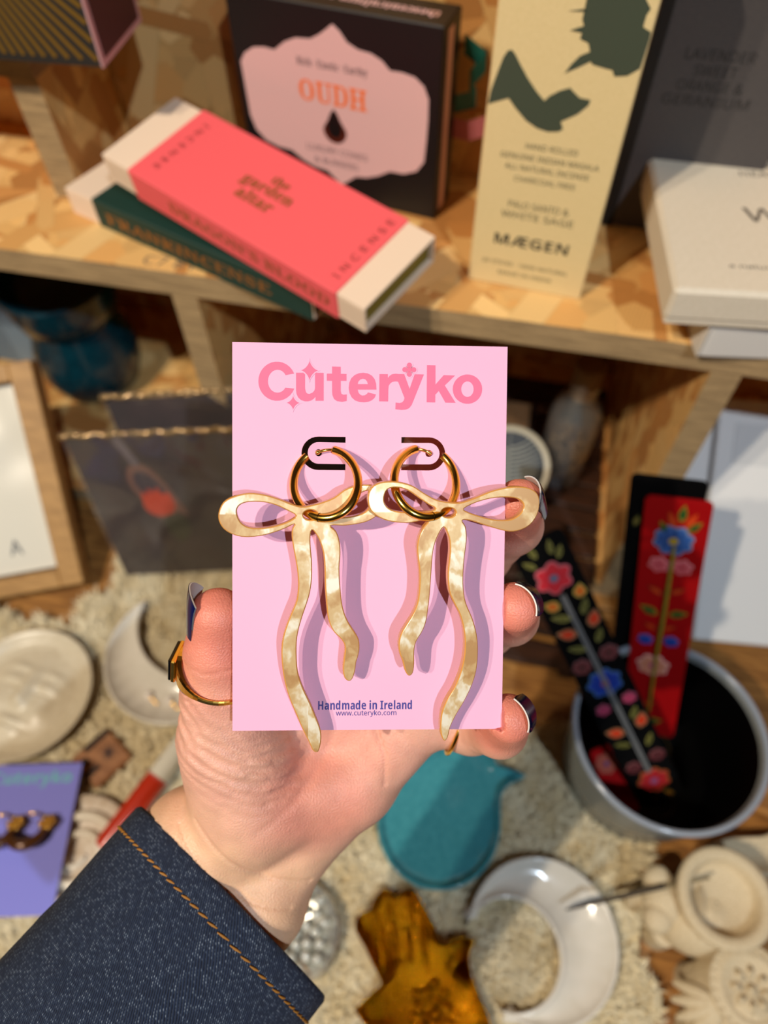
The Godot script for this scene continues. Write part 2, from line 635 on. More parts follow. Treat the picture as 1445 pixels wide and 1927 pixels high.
const RIGHT_BOW := [-17.09, 7.70, -19.55, 6.70, -20.74, 4.66, -20.82, 2.49, -20.04, 0.32, -17.83, -1.42, -14.68, -2.48, -10.58, -2.79, -7.43, -2.29, -5.02, -2.03, -6.36, -3.86, -7.50, -6.39, -7.92, -9.25, -7.58, -12.13, -7.08, -15.98, -7.03, -19.86, -7.43, -23.75, -8.63, -26.99, -10.17, -29.58, -11.58, -32.17, -12.09, -34.79, -11.70, -37.45, -10.87, -39.46, -10.15, -42.15, -9.07, -43.52, -8.05, -42.75, -7.73, -40.22, -7.83, -36.89, -7.38, -34.25, -5.90, -31.64, -4.94, -29.03, -4.42, -25.10, -4.11, -20.55, -3.93, -16.01, -3.76, -11.51, -3.28, -8.32, -2.34, -5.77, -1.13, -3.87, -0.25, -5.14, 0.46, -7.05, 0.75, -9.62, 0.65, -12.19, 0.40, -16.06, 0.89, -20.61, 2.31, -23.91, 4.08, -27.23, 5.22, -31.23, 5.71, -35.24, 5.53, -39.26, 4.69, -43.29, 3.18, -47.30, 1.30, -50.64, 0.08, -54.01, -0.17, -58.12, 0.32, -60.90, 1.24, -62.12, 2.07, -60.98, 2.64, -58.24, 4.12, -54.86, 6.01, -51.50, 7.86, -47.47, 9.04, -43.42, 9.40, -39.37, 9.20, -34.66, 8.53, -31.30, 7.40, -27.96, 5.59, -23.96, 4.78, -20.01, 4.60, -15.45, 4.78, -11.57, 5.09, -8.03, 5.07, -5.79, 4.66, -3.62, 3.76, -2.09, 6.03, -2.21, 9.98, -3.43, 15.29, -4.91, 18.59, -4.91, 21.83, -3.43, 23.81, -0.65, 24.30, 2.56, 23.57, 4.93, 21.31, 6.38, 18.00, 6.80, 14.75, 6.46, 10.89, 5.48, 7.07, 3.88, 3.90, 2.73, 1.98, 2.47, -0.59, 2.71, -3.48, 3.32, -6.51, 4.93, -9.59, 6.78, -13.37, 7.74]
const RIGHT_BOW_HOLES := [[4.09, 0.96, 7.13, 2.49, 10.97, 3.58, 14.87, 3.92, 18.17, 3.56, 19.82, 2.22, 19.64, 0.43, 18.07, -1.18, 15.81, -1.95, 11.87, -1.83, 7.92, -0.87, 5.16, 0.07], [-16.76, 3.75, -15.93, 5.74, -13.64, 6.31, -10.81, 5.59, -7.60, 3.49, -5.15, 1.93, -3.40, 0.93, -4.97, 0.30, -8.13, 0.17, -11.91, 0.03, -14.88, 0.65, -16.41, 2.01], [1.95, -0.06, 1.71, -0.69, 1.02, -1.16, 0.07, -1.33, -0.90, -1.16, -1.62, -0.70, -1.90, -0.07, -1.66, 0.56, -0.98, 1.03, -0.02, 1.20, 0.94, 1.03, 1.66, 0.57]]
const JOINTS := {
	"T0": [-40.29, -95.92, -38.00, 15.50],
	"T1": [-43.32, -62.90, -25.00, 14.00],
	"T1b": [-43.76, -44.88, -17.00, 10.40],
	"T2": [-43.21, -34.59, -12.50, 9.00],
	"T3": [-42.21, -22.62, -8.00, 8.10],
	"TH0": [-35.69, -87.08, -36.00, 19.00],
	"TH1": [-39.06, -70.69, -30.00, 17.00],
	"WR": [-55.49, -106.14, -42.00, 18.00],
	"WU": [-38.53, -125.06, -44.00, 18.00],
	"AR": [-111.00, -165.50, -8.00, 17.00],
	"AU": [-89.00, -189.50, -8.00, 17.00],
	"I0": [-41.52, -99.78, -46.00, 16.00],
	"I1": [1.84, -16.09, -38.00, 12.00],
	"I2": [14.51, 12.61, -37.00, 9.30],
	"I3": [21.49, 29.85, -29.00, 8.30],
	"I4": [25.21, 40.84, -21.00, 7.20],
	"M0": [-33.68, -107.36, -48.00, 16.00],
	"M1": [13.56, -27.29, -42.00, 12.00],
	"M2": [39.18, -9.05, -47.00, 9.40],
	"M3": [45.22, 2.37, -24.00, 8.00],
	"M4": [41.84, 9.83, -4.00, 7.00],
	"R0": [-31.86, -110.19, -48.00, 16.00],
	"R1": [19.96, -44.30, -42.00, 11.60],
	"R2": [40.98, -33.65, -45.00, 9.00],
	"R3": [43.89, -25.62, -22.00, 7.90],
	"R4": [40.99, -19.23, -3.50, 7.10],
	"P0": [-30.30, -110.24, -47.00, 16.50],
	"Pm": [-4.66, -83.81, -42.00, 14.50],
	"P1": [19.71, -59.21, -38.00, 11.00],
	"P2": [34.44, -64.48, -36.00, 8.20],
	"P3": [40.06, -58.88, -17.00, 7.50],
	"P4": [39.68, -50.77, -3.50, 6.90],
}
const BONES := [["AR", "WR"], ["AU", "WU"], ["AR", "AU"], ["WR", "WU"], ["WR", "T0"], ["WR", "I0"], ["WU", "P0"], ["WR", "M0"], ["WU", "R0"], ["T0", "T1"], ["T1", "T1b"], ["T1b", "T2"], ["T2", "T3"], ["TH0", "TH1"], ["TH1", "T1b"], ["T0", "TH0"], ["I0", "I1"], ["I1", "I2"], ["I2", "I3"], ["I3", "I4"], ["M0", "M1"], ["M1", "M2"], ["M2", "M3"], ["M3", "M4"], ["R0", "R1"], ["R1", "R2"], ["R2", "R3"], ["R3", "R4"], ["P0", "Pm"], ["Pm", "P1"], ["P1", "P2"], ["P2", "P3"], ["P3", "P4"], ["I1", "M1"], ["M1", "R1"], ["R1", "P1"], ["TH0", "Pm"]]
const LOGO := [
	[[-20.59, 44.42, -21.10, 45.38, -21.79, 46.19, -22.63, 46.84, -23.58, 47.28, -24.60, 47.50, -25.65, 47.49, -26.67, 47.25, -27.62, 46.79, -28.46, 46.13, -29.16, 45.31, -29.68, 44.34, -29.99, 43.29, -30.09, 42.20, -29.97, 41.10, -29.64, 40.07, -29.10, 39.13, -28.39, 38.33, -27.53, 37.71, -26.57, 37.29, -25.54, 37.10, -24.49, 37.14, -23.48, 37.41, -22.53, 37.90, -21.71, 38.59, -21.03, 39.44, -20.54, 40.42, -22.88, 40.63, -23.31, 40.04, -23.85, 39.60, -24.47, 39.33, -25.13, 39.26, -25.78, 39.39, -26.37, 39.71, -26.88, 40.20, -27.26, 40.83, -27.50, 41.56, -27.57, 42.33, -27.48, 43.11, -27.23, 43.83, -26.82, 44.45, -26.31, 44.94, -25.70, 45.25, -25.05, 45.37, -24.40, 45.29, -23.79, 45.02, -23.25, 44.57, -22.84, 43.97], []],
	[[-20.06, 44.64, -17.67, 44.68, -17.65, 40.39, -17.42, 39.50, -17.01, 39.14, -16.47, 39.06, -15.66, 39.39, -15.16, 39.93, -14.98, 40.57, -15.00, 44.72, -12.69, 44.71, -12.66, 37.26, -14.83, 37.23, -14.84, 38.31, -15.38, 37.72, -16.01, 37.30, -16.78, 37.07, -17.68, 37.05, -18.68, 37.36, -19.45, 38.02, -19.90, 38.97, -20.04, 39.91], []],
	[[-10.44, 46.45, -8.13, 46.40, -8.11, 44.55, -6.57, 44.53, -6.56, 42.68, -8.10, 42.65, -8.09, 39.85, -7.90, 39.22, -7.40, 38.96, -6.45, 39.06, -6.48, 37.30, -7.71, 37.05, -9.07, 37.22, -9.89, 37.79, -10.31, 38.83, -10.40, 39.82, -10.42, 42.62, -11.82, 42.64, -11.83, 44.54, -10.43, 44.56], []],
	[[1.51, 40.44, -3.54, 40.37, -3.36, 39.65, -2.94, 39.11, -2.30, 38.80, -1.58, 38.90, -1.03, 39.27, -0.76, 39.68, 1.39, 39.17, 1.03, 38.26, 0.35, 37.61, -0.56, 37.19, -1.79, 37.00, -3.02, 37.07, -4.21, 37.46, -5.12, 38.26, -5.72, 39.43, -5.96, 40.79, -5.79, 42.24, -5.25, 43.42, -4.34, 44.29, -3.26, 44.76, -2.07, 44.91, -0.84, 44.75, 0.21, 44.22, 0.99, 43.29, 1.41, 42.02], [[-3.55, 41.86, -3.38, 42.54, -2.88, 43.09, -2.20, 43.33, -1.52, 43.16, -1.01, 42.62, -0.82, 41.90]]],
	[[2.30, 44.62, 4.53, 44.65, 4.59, 43.57, 5.04, 44.21, 5.68, 44.62, 6.41, 44.77, 7.14, 44.78, 7.52, 42.61, 6.70, 42.74, 5.79, 42.59, 5.15, 42.12, 4.79, 41.48, 4.71, 40.58, 4.69, 37.31, 2.27, 37.32], []],
	[[6.50, 44.73, 8.97, 44.72, 10.47, 40.75, 11.80, 44.72, 14.28, 44.71, 11.51, 37.58, 11.02, 36.39, 10.34, 35.57, 9.42, 35.19, 8.28, 35.08, 6.67, 35.25, 6.75, 37.06, 7.76, 36.94, 8.49, 37.13, 8.94, 37.64, 9.12, 38.32], []],
	[[15.12, 47.21, 17.42, 47.20, 17.47, 42.03, 19.70, 44.61, 22.78, 44.56, 20.00, 41.84, 23.01, 37.19, 20.24, 37.20, 18.41, 40.32, 17.46, 39.35, 17.44, 37.21, 15.14, 37.22], []],
	[[30.21, 40.98, 30.13, 40.16, 29.88, 39.36, 29.47, 38.64, 28.92, 38.01, 28.24, 37.52, 27.48, 37.17, 26.66, 36.99, 25.82, 36.98, 25.00, 37.14, 24.23, 37.46, 23.54, 37.94, 22.97, 38.55, 22.55, 39.26, 22.28, 40.05, 22.18, 40.87, 22.26, 41.69, 22.51, 42.48, 22.92, 43.21, 23.47, 43.83, 24.14, 44.33, 24.90, 44.67, 25.72, 44.86, 26.56, 44.87, 27.38, 44.71, 28.15, 44.39, 28.84, 43.91, 29.41, 43.30, 29.84, 42.59, 30.11, 41.81], [[27.90, 40.95, 27.85, 40.41, 27.68, 39.90, 27.42, 39.46, 27.07, 39.12, 26.66, 38.91, 26.22, 38.83, 25.77, 38.89, 25.36, 39.10, 25.00, 39.43, 24.73, 39.86, 24.55, 40.36, 24.48, 40.90, 24.53, 41.44, 24.70, 41.95, 24.96, 42.39, 25.31, 42.73, 25.72, 42.94, 26.16, 43.02, 26.60, 42.96, 27.02, 42.75, 27.38, 42.42, 27.65, 41.99, 27.83, 41.49]]],
]

# ------------------------------------------------------------------ the room
func room() -> void:
	var plaster := noise_mat("plaster", Color(0.62, 0.50, 0.40), Color(0.67, 0.55, 0.45), 0.02, 1.0, 0.9)
	var boards := noise_mat("floor_boards", Color(0.22, 0.15, 0.10), Color(0.33, 0.23, 0.15), 0.02, 1.5, 0.6, 0.0, Vector3(0.3, 1, 3))
	structure(flat_box(Vector3(-2.7, -0.85, -0.85), Vector3(2.7, -0.75, 3.3), "floor", boards, self, 0.0))
	structure(flat_box(Vector3(-2.7, 1.85, -0.85), Vector3(2.7, 1.95, 3.3), "ceiling", plaster, self, 0.0))
	structure(flat_box(Vector3(-2.7, -0.75, -0.85), Vector3(2.7, 1.85, -0.75), "wall_back", plaster, self, 0.0))
	structure(flat_box(Vector3(-2.7, -0.75, 3.2), Vector3(2.7, 1.85, 3.3), "wall_front", plaster, self, 0.0))
	structure(flat_box(Vector3(-2.7, -0.75, -0.75), Vector3(-2.6, 1.85, 3.2), "wall_left", plaster, self, 0.0))
	structure(flat_box(Vector3(2.6, -0.75, -0.75), Vector3(2.7, 1.85, 3.2), "wall_right", plaster, self, 0.0))

func wood_mat(key: String, a: Color, b: Color, seed_n: int, rough := 0.55) -> StandardMaterial3D:
	if mats.has(key):
		return mats[key]
	var size := 512
	var n := FastNoiseLite.new()
	n.seed = seed_n
	n.frequency = 0.012
	n.fractal_octaves = 4
	var im := Image.create(size, size, false, Image.FORMAT_RGB8)
	for y in size:
		for x in size:
			var w := n.get_noise_2d(x * 0.25, y * 1.2)
			var g := 0.5 + 0.5 * sin(y * 0.22 + w * 14.0)
			var f := n.get_noise_2d(x * 1.5 + 700, y * 9.0) * 0.5 + 0.5
			im.set_pixel(x, y, a.lerp(b, clampf(g * 0.55 + f * 0.5, 0, 1)))
	var m := mat(key, Color.WHITE, rough)
	m.albedo_texture = tex(im)
	m.uv1_triplanar = true
	m.uv1_world_triplanar = true
	m.uv1_scale = Vector3.ONE * 3.5
	return m

func table() -> void:
	var w := wood_mat("oiled_pine", Color(0.47, 0.30, 0.13), Color(0.71, 0.50, 0.25), 3)
	var t = thing("display_table", "brown plank-topped table under the fur rug and dishes", "table")
	var z := -0.72
	var k := 0
	while z < 0.60:
		var st := begin()
		box(st, Vector3(-1.0, -0.032, z), Vector3(1.0, 0.0 - 0.0004 * (k % 2), z + 0.1285), 0.0015)
		put(st, "plank", w, t)
		z += 0.13
		k += 1
	flat_box(Vector3(-0.95, -0.10, -0.66), Vector3(0.95, -0.032, -0.63), "apron", w, t, 0.002)
	flat_box(Vector3(-0.95, -0.10, 0.53), Vector3(0.95, -0.032, 0.56), "apron", w, t, 0.002)
	for x in [-0.92, 0.92]:
		for zz in [-0.645, 0.545]:
			flat_box(Vector3(x - 0.03, -0.75, zz - 0.03), Vector3(x + 0.03, -0.032, zz + 0.03), "leg", w, t, 0.002)

func shelf() -> void:
	var t = thing("shelf_unit", "pale strand-board shelf unit with open cubbies behind the hand", "shelf")
	board(Vector3(-0.62, 0.292, -0.62), Vector3(0.62, 0.31, -0.343), 1, "shelf_board", t)
	board(Vector3(-0.62, 0.0, -0.62), Vector3(0.62, 0.018, -0.345), 1, "bottom_board", t)
	for x in [-0.602, -0.222, 0.124, 0.505]:
		board(Vector3(x, 0.018, -0.612), Vector3(x + 0.018, 0.292, -0.3435), 0, "divider", t)
	board(Vector3(-0.62, 0.0, -0.632), Vector3(0.62, 0.78, -0.62), 2, "back_panel", t)
	board(Vector3(-0.62, 0.31, -0.502), Vector3(0.62, 0.78, -0.490), 2, "upper_back_panel", t)
	for x in [-0.62, 0.602]:
		board(Vector3(x, 0.31, -0.490), Vector3(x + 0.018, 0.78, -0.3435), 0, "side_panel", t)
	# printed stamp on the strand board by the green box
	var ink := mat("stamp_ink", Color(0.42, 0.37, 0.30), 0.8)
	letters(t, "C7 81", sans, 0.034, 0.009, ink, Transform3D(Basis(Vector3.RIGHT, -PI / 2), Vector3(-0.222, 0.3101, -0.352)), "stamp")

# ------------------------------------------------------------------ boxes on the shelf
func on_the_shelf() -> void:
	# riser crate on the left and the patterned box on it
	var c = thing("riser_crate", "raw strand-board crate on the shelf beneath the gold fan box", "crate", Vector3(-0.45, 0.31, -0.41))
	board(Vector3(0.122, 0.0, -0.078), Vector3(0.142, 0.080, 0.004), 0, "side_panel", c)
	board(Vector3(-0.145, 0.0, -0.078), Vector3(-0.125, 0.080, 0.004), 0, "side_panel", c)
	board(Vector3(-0.145, 0.080, -0.078), Vector3(0.142, 0.101, 0.006), 1, "top_board", c)
	var fan = thing("fan_print_box", "dark box printed with a gold radiating fan on the crate", "box", Vector3(-0.246, 0.411, -0.384))
	fan.rotation_degrees.y = 3.0
	flat_box(Vector3(-0.15, 0, -0.06), Vector3(0, 0.16, 0), "carton", mat("fan_dark", Color(0.16, 0.15, 0.14), 0.5), fan)
	var gold := mat("gold_foil", Color(0.62, 0.47, 0.18), 0.35, 0.55)
	var st := begin()
	for i in 46:
		var a := deg_to_rad(-172.0 + i * 164.0 / 45.0)
		var d := Vector3(cos(a), sin(a), 0)
		var s := Vector3(-d.y, d.x, 0) * 0.0007
		var o := Vector3(-0.075, 0.085, 0.0003)
		var reach := minf(0.073 / maxf(absf(d.x), 0.01), 0.081 / maxf(absf(d.y), 0.01))
		box_line(st, o + d * 0.012, o + d * reach, s)
	put(st, "gold_fan_print", gold, fan)
	flat_box(Vector3(-0.0008, 0.0, -0.0602), Vector3(0.0004, 0.16, 0.0002), "side_border", mat("rose_border", Color(0.72, 0.55, 0.55), 0.6), fan, 0.0)
	flat_box(Vector3(-0.0008, 0.0035, -0.0562), Vector3(0.0008, 0.158, -0.0038), "side_print", mat("burgundy", Color(0.25, 0.10, 0.11), 0.55), fan, 0.0)

	# black soap box with arched pink label
	var ou = thing("black_gift_box", "black square box with arched pink label and orange lettering", "box", Vector3(-0.1978, 0.31, -0.4556))
	ou.rotation_degrees.y = -10.0
	flat_box(Vector3(0, 0, -0.030), Vector3(0.138, 0.117, 0), "carton", mat("oud_black", Color(0.055, 0.03, 0.035), 0.5), ou, 0.0008)
	var lab := pts2([4.6, 79.0, 8.3, 84.3, 14.9, 88.4, 22.7, 89.6, 29.6, 89.1, 37.3, 94.8, 45.0, 98.0, 54.9, 98.9, 61.2, 102.3, 66.2, 105.9, 69.9, 108.8, 74.4, 105.7, 78.7, 100.6, 85.6, 97.7, 93.7, 97.0, 100.7, 94.2, 105.8, 89.6, 113.4, 89.8, 121.4, 88.6, 127.3, 84.5, 130.5, 77.9, 130.7, 66.1, 130.2, 53.7, 129.2, 39.3, 124.4, 32.2, 115.5, 28.4, 105.8, 28.1, 97.2, 23.1, 89.1, 20.1, 81.0, 19.0, 70.0, 10.5, 60.0, 19.0, 50.0, 20.0, 42.0, 23.0, 34.0, 28.0, 24.0, 28.4, 15.0, 31.0, 8.5, 37.0, 5.5, 46.0, 5.0, 62.0])
	for i in lab.size():
		lab[i] *= MM
	st = begin()
	plate(st, st, lab, [], 0.0004, 0.0)
	put(st, "label_panel", mat("label_pink", Color(0.86, 0.68, 0.66), 0.6), ou)
	var z0 := Transform3D(Basis.IDENTITY, Vector3(0, 0, 0.0004))
	var grey := mat("print_grey", Color(0.42, 0.33, 0.33), 0.7)
	letters(ou, "Rich · Exotic · Earthy", serif_bold, 0.047, 0.006, grey, z0.translated_local(Vector3(0.068, 0.0855, 0)))
	letters(ou, "OUDH", serif_bold, 0.046, 0.0125, mat("print_orange", Color(0.93, 0.42, 0.05), 0.5), z0.translated_local(Vector3(0.0675, 0.0695, 0)))
	letters(ou, "LUXURY CONES", sans, 0.044, 0.0042, grey, z0.translated_local(Vector3(0.068, 0.0335, 0)))
	letters(ou, "& BURNERS", sans, 0.032, 0.0042, grey, z0.translated_local(Vector3(0.067, 0.0255, 0)))
	letters(ou, "thescentculture.co.uk", serif_bold, 0.085, 0.008, mat("label_pink", Color.WHITE), Transform3D(Basis(Vector3.RIGHT, -PI / 2), Vector3(0.088, 0.1171, -0.013)) * Transform3D(Basis(Vector3(0, 0, 1), PI)))
	var drop := PackedVector2Array()
	for i in 28:
		var a := TAU * i / 28.0
		var r := 0.0082 * (1.0 + 0.55 * pow(maxf(0, sin(a)), 7.0))
		drop.append(Vector2(0.0675 + cos(a) * r * (1.0 - 0.35 * maxf(0, sin(a))), 0.0475 + sin(a) * r))
	st = begin()
	plate(st, st, drop, [], 0.0003, 0.0, z0)
	put(st, "drop_print", mat("drop_brown", Color(0.30, 0.09, 0.03), 0.5), ou)
	var drop2 := PackedVector2Array()
	for p in drop:
		drop2.append(Vector2(0.0675, 0.050) + (p - Vector2(0.0675, 0.0475)) * Vector2(0.62, 0.85))
	st = begin()
	plate(st, st, drop2, [], 0.0005, 0.0, z0)
	put(st, "drop_core_print", mat("drop_dark", Color(0.05, 0.02, 0.02), 0.5), ou)
	flat_box(Vector3(0.1375, 0.004, -0.016), Vector3(0.1386, 0.113, -0.007), "side_stripe", mat("label_pink", Color.WHITE), ou, 0.0)
	# ribbons that stick out behind the box
	var teal_rib := mat("teal_ribbon", Color(0.06, 0.36, 0.31), 0.45)
	st = begin()
	ribbon(st, [Vector3(0.132, 0.060, -0.031), Vector3(0.150, 0.066, -0.034), Vector3(0.146, 0.078, -0.030), Vector3(0.154, 0.088, -0.034), Vector3(0.140, 0.096, -0.033)], 0.006)
	put(st, "teal_ribbon", teal_rib, ou)
	st = begin()
	ribbon(st, [Vector3(0.133, 0.047, -0.0312), Vector3(0.148, 0.047, -0.031), Vector3(0.160, 0.053, -0.0312), Vector3(0.168, 0.056, -0.031)], 0.007)
	put(st, "pink_ribbon", mat("pink_ribbon", Color(0.72, 0.40, 0.42), 0.5), ou)

	# tall cream incense box
	var mg = thing("incense_carton", "tall cream incense box with green brush splashes and black print", "box", Vector3(-0.0302, 0.31, -0.3751))
	mg.rotation_degrees.y = -4.96
	flat_box(Vector3(0, 0, -0.058), Vector3(0.0704, 0.215, 0), "carton", noise_mat("cream_board", Color(0.86, 0.76, 0.54), Color(0.89, 0.79, 0.58), 0.05, 30.0, 0.65), mg, 0.0008)
	var green := mat("splash_green", Color(0.24, 0.27, 0.20), 0.7)
	for s in [
		[39.2, 165.6, 39.1, 153.9, 39.0, 148.8, 40.3, 146.4, 34.5, 144.0, 40.0, 143.6, 39.7, 141.1, 43.8, 139.8, 45.3, 136.4, 41.1, 134.1, 37.9, 130.0, 35.7, 125.9, 41.2, 129.0, 46.5, 132.4, 47.7, 131.2, 53.9, 130.3, 57.2, 130.0, 58.7, 127.4, 64.4, 128.4, 69.2, 132.1, 69.5, 137.6, 69.8, 144.7, 69.6, 147.2, 65.8, 148.8, 65.9, 153.4, 67.0, 156.0, 64.3, 158.9, 61.6, 166.8],
		[9.2, 133.0, 7.3, 132.3, 5.6, 129.3, 3.8, 123.0, 1.4, 113.9, 0.6, 107.0, 10.7, 111.2, 14.6, 107.1, 21.0, 101.6, 27.0, 98.7, 32.7, 97.7, 38.0, 98.5, 40.1, 100.1, 38.3, 103.6, 45.7, 108.3, 49.9, 113.0, 50.4, 115.6, 45.1, 115.9, 42.0, 118.0, 39.6, 119.8, 35.2, 118.0, 30.6, 114.9, 28.4, 112.3, 24.0, 116.0, 18.9, 121.3, 14.3, 127.0, 11.0, 131.4],
		[32.5, 151.5, 40.0, 153.2, 40.0, 152.0]]:
		var p := pts2(s)
		for i in p.size():
			p[i] *= MM
		st = begin()
		plate(st, st, p, [], 0.0002, 0.0)
		put(st, "brush_splash_print", green, mg)
	var ink := mat("print_olive", Color(0.30, 0.28, 0.20), 0.7)
	for l in [["HAND ROLLED", 36.5, 89.0, 27, 3.0], ["GENUINE INDIAN MASALA", 36.4, 82.8, 52, 3.0], ["ALL NATURAL INCENSE", 36, 77, 45, 3.0], ["CHARCOAL FREE", 36, 70.6, 33, 3.0], ["PALO SANTO &", 35.4, 55.5, 34, 4.0], ["WHITE SAGE", 35.7, 49, 41, 4.0], ["20 STICKS · 100% NATURAL", 33.6, 16.5, 52, 2.6], ["MADE IN INDIA", 34.8, 9.7, 33, 2.6]]:
		letters(mg, l[0], sans, l[3] * MM, l[4] * MM, ink, Transform3D(Basis.IDENTITY, Vector3(l[1], l[2], 0) * MM))
	letters(mg, "MÆGEN", sans_bold, 0.0435, 0.0068, mat("print_dark_olive", Color(0.20, 0.19, 0.14), 0.7), Transform3D(Basis.IDENTITY, Vector3(0.035, 0.0325, 0)))

	# two sliding incense boxes
	var cream := mat("cream_card", Color(0.90, 0.80, 0.70), 0.7)
	var foil := mat("copper_foil", Color(0.60, 0.38, 0.16), 0.4, 0.35)
	var g = thing("green_incense_box", "green sleeved incense box with cream tray under the coral one", "box", Vector3(-0.3071, 0.31, -0.3903))
	g.rotation_degrees.y = -20.4
	slide_box(g, 0.205, 0.062, 0.0185, 0.026, 0.2045, mat("green_sleeve", Color(0.045, 0.20, 0.165), 0.6), cream)
	letters(g, "FRANKINCENSE", serif_bold, 0.138, 0.0075, foil, Transform3D(Basis.IDENTITY, Vector3(0.105, 0.0092, 0.0012)))
	var pk = thing("coral_incense_box", "coral pink sleeved incense box with cream tray resting across the green one", "box")
	var pb := Basis(Vector3(0.9035, -0.0817, 0.4208), Vector3(0.0158, 0.9874, 0.1576), Vector3(-0.4284, -0.1357, 0.8933)).orthonormalized()
	pk.transform = Transform3D(pb, Vector3(-0.2617, 0.36395, -0.3776) - pb.y * 0.0195)
	slide_box(pk, 0.205, 0.0648, 0.0190, 0.024, 0.186, mat("coral_sleeve", Color(0.94, 0.36, 0.38), 0.6), cream)
	var topx := Transform3D(Basis(Vector3.RIGHT, -PI / 2), Vector3(0, 0.0206, 0))
	letters(pk, "the", serif_bold, 0.013, 0.0065, foil, topx * Transform3D(Basis.IDENTITY, Vector3(0.108, 0.0445, 0)))
	letters(pk, "garden", serif_bold, 0.038, 0.0105, foil, topx * Transform3D(Basis.IDENTITY, Vector3(0.105, 0.0350, 0)))
	letters(pk, "altar", serif_bold, 0.027, 0.0085, foil, topx * Transform3D(Basis.IDENTITY, Vector3(0.104, 0.0255, 0)))
	var dim := mat("coral_ink", Color(0.62, 0.24, 0.22), 0.6)
	letters(pk, "I N C E N S E", sans, 0.052, 0.0045, dim, topx * Transform3D(Basis(Vector3(0, 0, 1), PI / 2), Vector3(0.179, 0.033, 0)))
	letters(pk, "I N C E N S E", sans, 0.046, 0.0040, dim, topx * Transform3D(Basis(Vector3(0, 0, 1), -PI / 2), Vector3(0.037, 0.033, 0)))
	letters(pk, "DRAGON'S BLOOD", serif_bold, 0.125, 0.0075, mat("coral_foil", Color(0.66, 0.34, 0.20), 0.4, 0.3), Transform3D(Basis.IDENTITY, Vector3(0.118, 0.0098, 0.0012)))

	# grey box at the back right
	var db = thing("grey_scent_box", "tall dark grey box with lavender sweet orange print at the back", "box", Vector3(0.050, 0.31, -0.450))
	flat_box(Vector3(0, 0, -0.034), Vector3(0.085, 0.20, 0), "carton", noise_mat("slate_board", Color(0.27, 0.25, 0.25), Color(0.31, 0.29, 0.28), 0.05, 30.0, 0.6), db, 0.0008)
	flat_box(Vector3(-0.0006, 0, -0.034), Vector3(0.006, 0.2003, 0.0004), "spine", mat("spine_black", Color(0.05, 0.045, 0.04), 0.6), db, 0.0)
	var shade := mat("print_charcoal", Color(0.13, 0.12, 0.12), 0.6)
	var row := 0
	for l in [["LAVENDER", 0.037, 0.1075], ["SWEET", 0.023, 0.0995], ["ORANGE &", 0.036, 0.0915], ["GERANIUM", 0.048, 0.0835]]:
		letters(db, l[0], sans, l[1], 0.0056, shade, Transform3D(Basis.IDENTITY, Vector3(0.0375, l[2], 0.0)))
		row += 1
	# white lidded box and the packet below it
	var pc = thing("white_packet", "small white rounded packet squeezed under the white lidded box", "packet", Vector3(0.108, 0.31, -0.334))
	pc.rotation_degrees.y = 9.0
	var rp := smooth_loop(pts2([0, 4, 3, 1, 9, 0, 60, 0, 118, 0, 124, 4, 124, 60, 120, 66, 60, 66, 4, 66, 0, 60]), 3)
	for i in rp.size():
		rp[i] *= MM
	st = begin()
	plate(st, st, rp, [], 0.0235, 0.003, Transform3D(Basis(Vector3.RIGHT, -PI / 2), Vector3.ZERO))
	put(st, "wrapper", mat("packet_white", Color(0.82, 0.80, 0.77), 0.6), pc)
	var wb = thing("white_lidded_box", "flat off-white lidded box with thin grey print at the shelf's right", "box", Vector3(0.0812, 0.334, -0.3265))
	wb.rotation_degrees.y = 6.6
	var bm := noise_mat("white_board", Color(0.82, 0.77, 0.68), Color(0.86, 0.81, 0.73), 0.04, 30.0, 0.65)
	flat_box(Vector3(0.0012, 0, -0.1518), Vector3(0.1488, 0.022, -0.0012), "tray", bm, wb, 0.001)
	flat_box(Vector3(0, 0.004, -0.153), Vector3(0.150, 0.024, 0), "lid", bm, wb, 0.0022)
	var wt := Transform3D(Basis(Vector3.RIGHT, -PI / 2), Vector3(0, 0.02405, 0))
	var pg := mat("print_warm_grey", Color(0.34, 0.31, 0.28), 0.6)
	letters(wb, "WILD", sans, 0.058, 0.013, pg, wt * Transform3D(Basis.IDENTITY, Vector3(0.076, 0.070, 0)))
	letters(wb, "SOAP", sans, 0.030, 0.0105, pg, wt * Transform3D(Basis.IDENTITY, Vector3(0.074, 0.054, 0)))
	letters(wb, "a natural plant oil bar", sans, 0.066, 0.004, pg, wt * Transform3D(Basis.IDENTITY, Vector3(0.064, 0.022, 0)))
	letters(wb, "HEAVENLY", sans, 0.044, 0.005, pg, wt * Transform3D(Basis.IDENTITY, Vector3(0.074, 0.112, 0)))
	st = begin()
	for q in [[0.060, 0.120, 0.0612, 0.142], [0.0728, 0.120, 0.074, 0.142], [0.0868, 0.120, 0.088, 0.142], [0.060, 0.1408, 0.088, 0.142], [0.060, 0.1304, 0.088, 0.1314], [0.060, 0.120, 0.088, 0.1212]]:
		box(st, Vector3(q[0], q[1], 0), Vector3(q[2], q[3], 0.0002), 0.0, wt)
	put(st, "logo_print", pg, wb)

func box_line(st: SurfaceTool, a: Vector3, b: Vector3, s: Vector3) -> void:
	face(st, a - s, b - s * 1.8, b + s * 1.8, a + s, Vector3(0, 0, 1))

